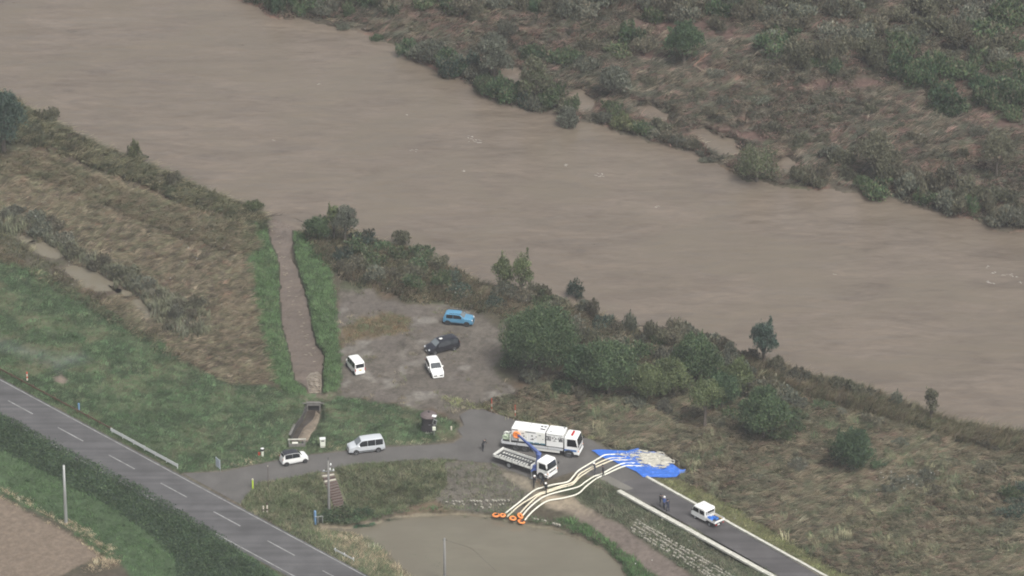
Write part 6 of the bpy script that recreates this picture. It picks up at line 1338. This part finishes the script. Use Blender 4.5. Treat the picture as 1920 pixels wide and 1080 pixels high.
# smoke drifting from the burnt spot in the meadow
SMK = [(118,708),(104,712),(92,700),(60,690),(20,676),(-60,655),(-60,615),(0,622),(60,640),(110,652),(160,650),(185,668),(172,690),(140,696)]
def closed_cloud(poly, step, th, lift):
    A = np.array(poly, float); X, Y = np.meshgrid(np.arange(A[:,0].min()-step, A[:,0].max()+2*step, step), np.arange(A[:,1].min()-step, A[:,1].max()+2*step, step*.6))
    d = sdist(X, Y, A, 200); f = np.clip(d/34, 0, 1); f = f*f*(3-2*f)*(.75+.5*fbm(X, Y*2, 45, 3, 91))*th
    g0 = look(Zg, X.ravel(), Y.ravel()).reshape(X.shape)+lift
    T, B = P(X, Y, g0+np.maximum(f, .002)), P(X, Y, g0-.002); ny_, nx_ = X.shape; keep = np.zeros((ny_-1, nx_-1), bool)
    keep = (d[1:, 1:] > 0) & (d[:-1, :-1] > 0) & (d[1:, :-1] > 0) & (d[:-1, 1:] > 0)
    ix = np.arange(ny_*nx_).reshape(ny_, nx_); q = np.stack([ix[1:, :-1], ix[1:, 1:], ix[:-1, 1:], ix[:-1, :-1]], -1)[keep]
    V_ = np.concatenate([T.reshape(-1, 3), B.reshape(-1, 3)]); F_ = [tuple(x) for x in q] + [tuple(x[::-1]+ny_*nx_) for x in q]
    ed = {}
    for x in q:
        for a_, b_ in zip(x, np.roll(x, -1)): ed[(a_, b_)] = ed.get((a_, b_), 0) + 1
    F_ += [(b_, a_, a_+ny_*nx_, b_+ny_*nx_) for (a_, b_) in ed if (b_, a_) not in ed]
    bm = bmesh.new(); vs_ = [bm.verts.new(v) for v in V_.tolist()]
    for f_ in F_: bm.faces.new([vs_[int(k)] for k in f_])
    bmesh.ops.delete(bm, geom=[v for v in bm.verts if not v.link_faces], context='VERTS'); return bm
sb = closed_cloud(SMK, 6, 2.6, .35)
sm = bpy.data.materials.new('thin smoke'); sm.use_nodes = True; t = sm.node_tree; t.nodes.clear(); pv = t.nodes.new('ShaderNodeVolumePrincipled'); ou = t.nodes.new('ShaderNodeOutputMaterial')
pv.inputs['Color'].default_value = (.86, .93, 1.0, 1); pv.inputs['Density'].default_value = .034; t.links.new(pv.outputs[0], ou.inputs['Volume'])
tag(bm_obj('smoke', sb, sm), 'thin blue smoke drifting over the meadow', None, None, 'stuff')

# ------------------------------------------------------------------ people
M_skin = mat('skin', (.42, .26, .19), .6); M_navy = mat('navy workwear', (.022, .028, .055), .85); M_blk = mat('black workwear', (.018, .018, .022), .85); M_bluej = mat('blue work jacket', (.05, .10, .30), .8)
M_boot = mat('black boots', (.012, .012, .012), .7); M_helm = mat('white helmet', (.78, .78, .76), .35); M_cap = mat('dark cap', (.02, .02, .03), .8); M_grey = mat('grey work trousers', (.10, .10, .11), .85); M_hair = mat('black hair', (.012, .011, .010), .7)
def person(label, px, py, heading, jacket, trousers, hat=None, bend=0., arms=((.1, .15), (.1, .15)), legs=((.12, .05), (-.10, .05)), h=1.70, onroad=True, turn=0.):
    """arms/legs: (swing forward, joint bend) of the left and right limb, in radians"""
    k = h/1.72; base = V(px, py, RZ if onroad else gz(px, py)+.02)
    o = empty('person', base, heading, label, 'person')
    vv, ee, rr_, bone = [], [], [], []
    def add(p, r, par=None):
        vv.append(Vector(p)*k); rr_.append(r*k)
        if par is not None: ee.append((par, len(vv)-1))
        return len(vv)-1
    hipz = .92; cb, sb_ = math.cos(bend), math.sin(bend)
    # knees lower the hips a little
    def leg(sw, kn): 
        th = Vector((math.sin(sw), 0, -math.cos(sw)))*.43; sh = Vector((math.sin(sw-kn), 0, -math.cos(sw-kn)))*.42; return th, sh
    drops = [(-(t_+s_).z) for t_, s_ in (leg(*legs[0]), leg(*legs[1]))]; hipz = max(drops)+.085
    def up(x, y, z): return (x*cb + z*sb_, y, hipz + z*cb - x*sb_)
    pel = add((0, 0, hipz), .135); wa = add(up(.01, 0, .17), .118, pel); ch = add(up(.0, 0, .36), .145, wa); nk = add(up(.01, 0, .53), .060, ch)
    hx = .04+.06*min(1, bend); hd = add(up(hx, 0, .65), .088, nk); ht = add(up(hx, 0, .75), .078, hd); ns = add(up(hx+.105, 0, .655), .016, hd)
    info = {'head': hd}
    hands = []
    for sg, (sw, el) in ((1, arms[0]), (-1, arms[1])):
        s_ = add(up(0, sg*.185, .47), .062, ch); S = vv[s_]/k; d1 = Vector((math.sin(sw), sg*.10, -math.cos(sw))).normalized(); e_ = add(S+d1*.28, .046, s_)
        d2 = Vector((math.sin(sw+el), sg*.02, -math.cos(sw+el))).normalized(); w_ = add(S+d1*.28+d2*.25, .034, e_); hn = add(S+d1*.28+d2*.33, .040, w_); hands.append((S+d1*.28+d2*.36, d2, sg))
    for sg, (sw, kn) in ((1, legs[0]), (-1, legs[1])):
        hp = add((0, sg*.095, hipz-.04), .092, pel); t_, s2 = leg(sw, kn); K = Vector((0, sg*.10, hipz-.04))+t_; kn_ = add(K, .064, hp); A_ = K+s2; an = add(A_, .046, kn_); add(A_+Vector((.15, sg*.03, -.035)), .038, an)
    me = bpy.data.meshes.new('body'); me.from_pydata([tuple(v) for v in vv], ee, []); me.update()
    ob = bpy.data.objects.new('tmp', me); COL.objects.link(ob); ob.modifiers.new('s', 'SKIN'); sub = ob.modifiers.new('u', 'SUBSURF'); sub.levels = 1; sub.render_levels = 1
    for i, sv in enumerate(me.skin_vertices[0].data): sv.radius = (rr_[i], rr_[i]*(1.0 if i not in (2, 1, 0) else 1.25)); sv.use_root = i == 0
    bpy.context.view_layer.update()
    bme = bpy.data.meshes.new_from_object(ob.evaluated_get(bpy.context.evaluated_depsgraph_get())); bpy.data.objects.remove(ob)
    # fingers: four and a thumb per hand, grown from the palm
    bm = bmesh.new(); bm.from_mesh(bme)
    for H, d, sg in hands:
        d = d.normalized(); sd_ = Vector((1, 0, 0)) if abs(d.x) < .7 else Vector((0, 0, 1)); sd_ = (sd_ - d*sd_.dot(d)).normalized()
        for j, ln in enumerate((.062, .072, .068, .052)):
            b0_ = (H + sd_*(-.027+.018*j))*k; tube(bm, [b0_-d*.03, b0_+d*ln*.6*k, b0_+(d*ln*.95+Vector((.012, -sg*.012, 0)))*k], [.010*k, .009*k, .006*k], 5)
        b0_ = (H - d*.045 + sd_*.03)*k; tube(bm, [b0_, b0_+(sd_*.035+d*.03)*k, b0_+(sd_*.04+d*.06)*k], [.011*k, .010*k, .007*k], 5)
    bm.to_mesh(bme); bm.free()
    for m in (M_skin, jacket, trousers, M_boot): bme.materials.append(m)
    nkz = vv[nk]; hd_ = vv[hd]; hips = hipz*k
    handp = [h_[0]*k for h_ in hands]; wr = [h_[0]*k - h_[1]*.09*k for h_ in hands]
    pelv = vv[pel]; axis = (vv[ch]-vv[pel]).normalized()
    for p in bme.polygons:
        c = p.center; p.use_smooth = True
        al = (c - pelv).dot(axis)
        if (c - nkz).dot(axis) > .0 and (c-hd_).length < .26*k: p.material_index = 0
        elif min((c-q).length for q in handp) < .11*k: p.material_index = 0
        elif c.z < .10*k: p.material_index = 3
        elif al > -.02*k or min((c - vv[i]).length for i in (ch, wa)) < .15 or (abs(c.y) > .15*k and c.z > .55*k): p.material_index = 1
        else: p.material_index = 2
    body = link('body', bme, o)
    ax = Matrix.Translation(vv[hd]) @ Matrix.Rotation(bend, 4, 'Y')
    bm = bmesh.new()
    for y in (1, -1): lathe(bm, [(0, -.006), (.022, 0), (0, .012)], 8, ax @ Matrix.Translation((0, y*.088*k, .0)) @ Matrix.Rotation(-y*PI/2, 4, 'X'))
    bm_obj('ears', bm, M_skin, o)
    bm = bmesh.new()
    for y in (1, -1): bmesh.ops.create_icosphere(bm, subdivisions=1, radius=.011*k, matrix=ax @ Matrix.Translation((.084*k, y*.032*k, .022*k)))
    bx(bm, ax @ Vector((.088*k, 0, -.045*k)), (.01, .045*k, .008)); bm_obj('eyes_and_mouth', bm, M_hair, o)
    bm = bmesh.new()
    if hat is None: lathe(bm, [(.098*k, -.02*k), (.104*k, .04*k), (.085*k, .105*k), (0, .128*k)], 14, ax @ Matrix.Translation((-.014*k, 0, .0))); bm_obj('hair', bm, M_hair, o, True)
    else:
        lathe(bm, [(.150*k, .030*k), (.122*k, .042*k), (.120*k, .09*k), (.090*k, .145*k), (0, .168*k)], 16, ax); bx(bm, ax @ Vector((.14*k, 0, .038*k)), (.09*k, .15*k, .012), ry=bend); bm_obj('helmet' if hat is M_helm else 'cap', bm, hat, o, True)
    return o
person('person in dark clothes bending forward, alone on the plaza left of the trucks', 905.5, 845, math.radians(60), M_blk, M_blk, None, .85, ((.5, .3), (.6, .3)), ((.25, .3), (-.15, .2)))
person('person in a white helmet and black clothes standing beside the crane truck bed', 1001, 914, math.radians(40), M_blk, M_blk, M_helm, .08, ((.3, .6), (.2, .4)), onroad=False)
person('person in a white helmet leaning against the crane truck cab', 1017.5, 909, math.radians(-20), M_blk, M_navy, M_helm, .45, ((.9, .5), (.8, .4)), ((.15, .1), (-.25, .1)), onroad=False)
person('person in a white helmet walking over the hoses below the crane truck', 1023.8, 926, math.radians(250), M_blk, M_blk, M_helm, .08, ((.35, .3), (-.25, .3)), ((.35, .1), (-.3, .25)), onroad=False)
person('person in a white helmet standing between the hoses, near the tarp', 1115.5, 889, math.radians(200), M_navy, M_grey, M_helm, .12, ((.3, .7), (.3, .7)))
person('person in black with a dark cap standing by the two lowest hoses', 1131, 894, math.radians(170), M_blk, M_blk, M_cap, .05, ((.1, .2), (.05, .2)))
person('person in dark clothes at the left of the group of three on the levee road', 1237.6, 949, math.radians(30), M_blk, M_grey, M_cap, .05, ((.5, 1.2), (.3, .5)))
person('person in a white helmet and blue jacket in the group of three', 1245, 953.5, math.radians(60), M_bluej, M_navy, M_helm, .05, ((.2, .4), (.2, .4)))
person('person in navy at the right of the group of three on the levee road', 1252.3, 959, math.radians(130), M_navy, M_navy, M_cap, .06, ((.4, 1.0), (.2, .3)))
# ------------------------------------------------------------------ the hazy air, one closed box round everything
hb = bmesh.new(); bx(hb, (0, 3000, (CAM_H+5-3.0)/2 ), (30000, 30000, CAM_H+5+3.0))
hm = bpy.data.materials.new('thin haze'); hm.use_nodes = True
t = hm.node_tree; t.nodes.clear(); pv = t.nodes.new('ShaderNodeVolumePrincipled'); ou = t.nodes.new('ShaderNodeOutputMaterial')
pv.inputs['Color'].default_value = (.93, .95, 1.0, 1); pv.inputs['Density'].default_value = HAZE
t.links.new(pv.outputs[0], ou.inputs['Volume'])
tag(bm_obj('haze', hb, hm), kind='stuff')
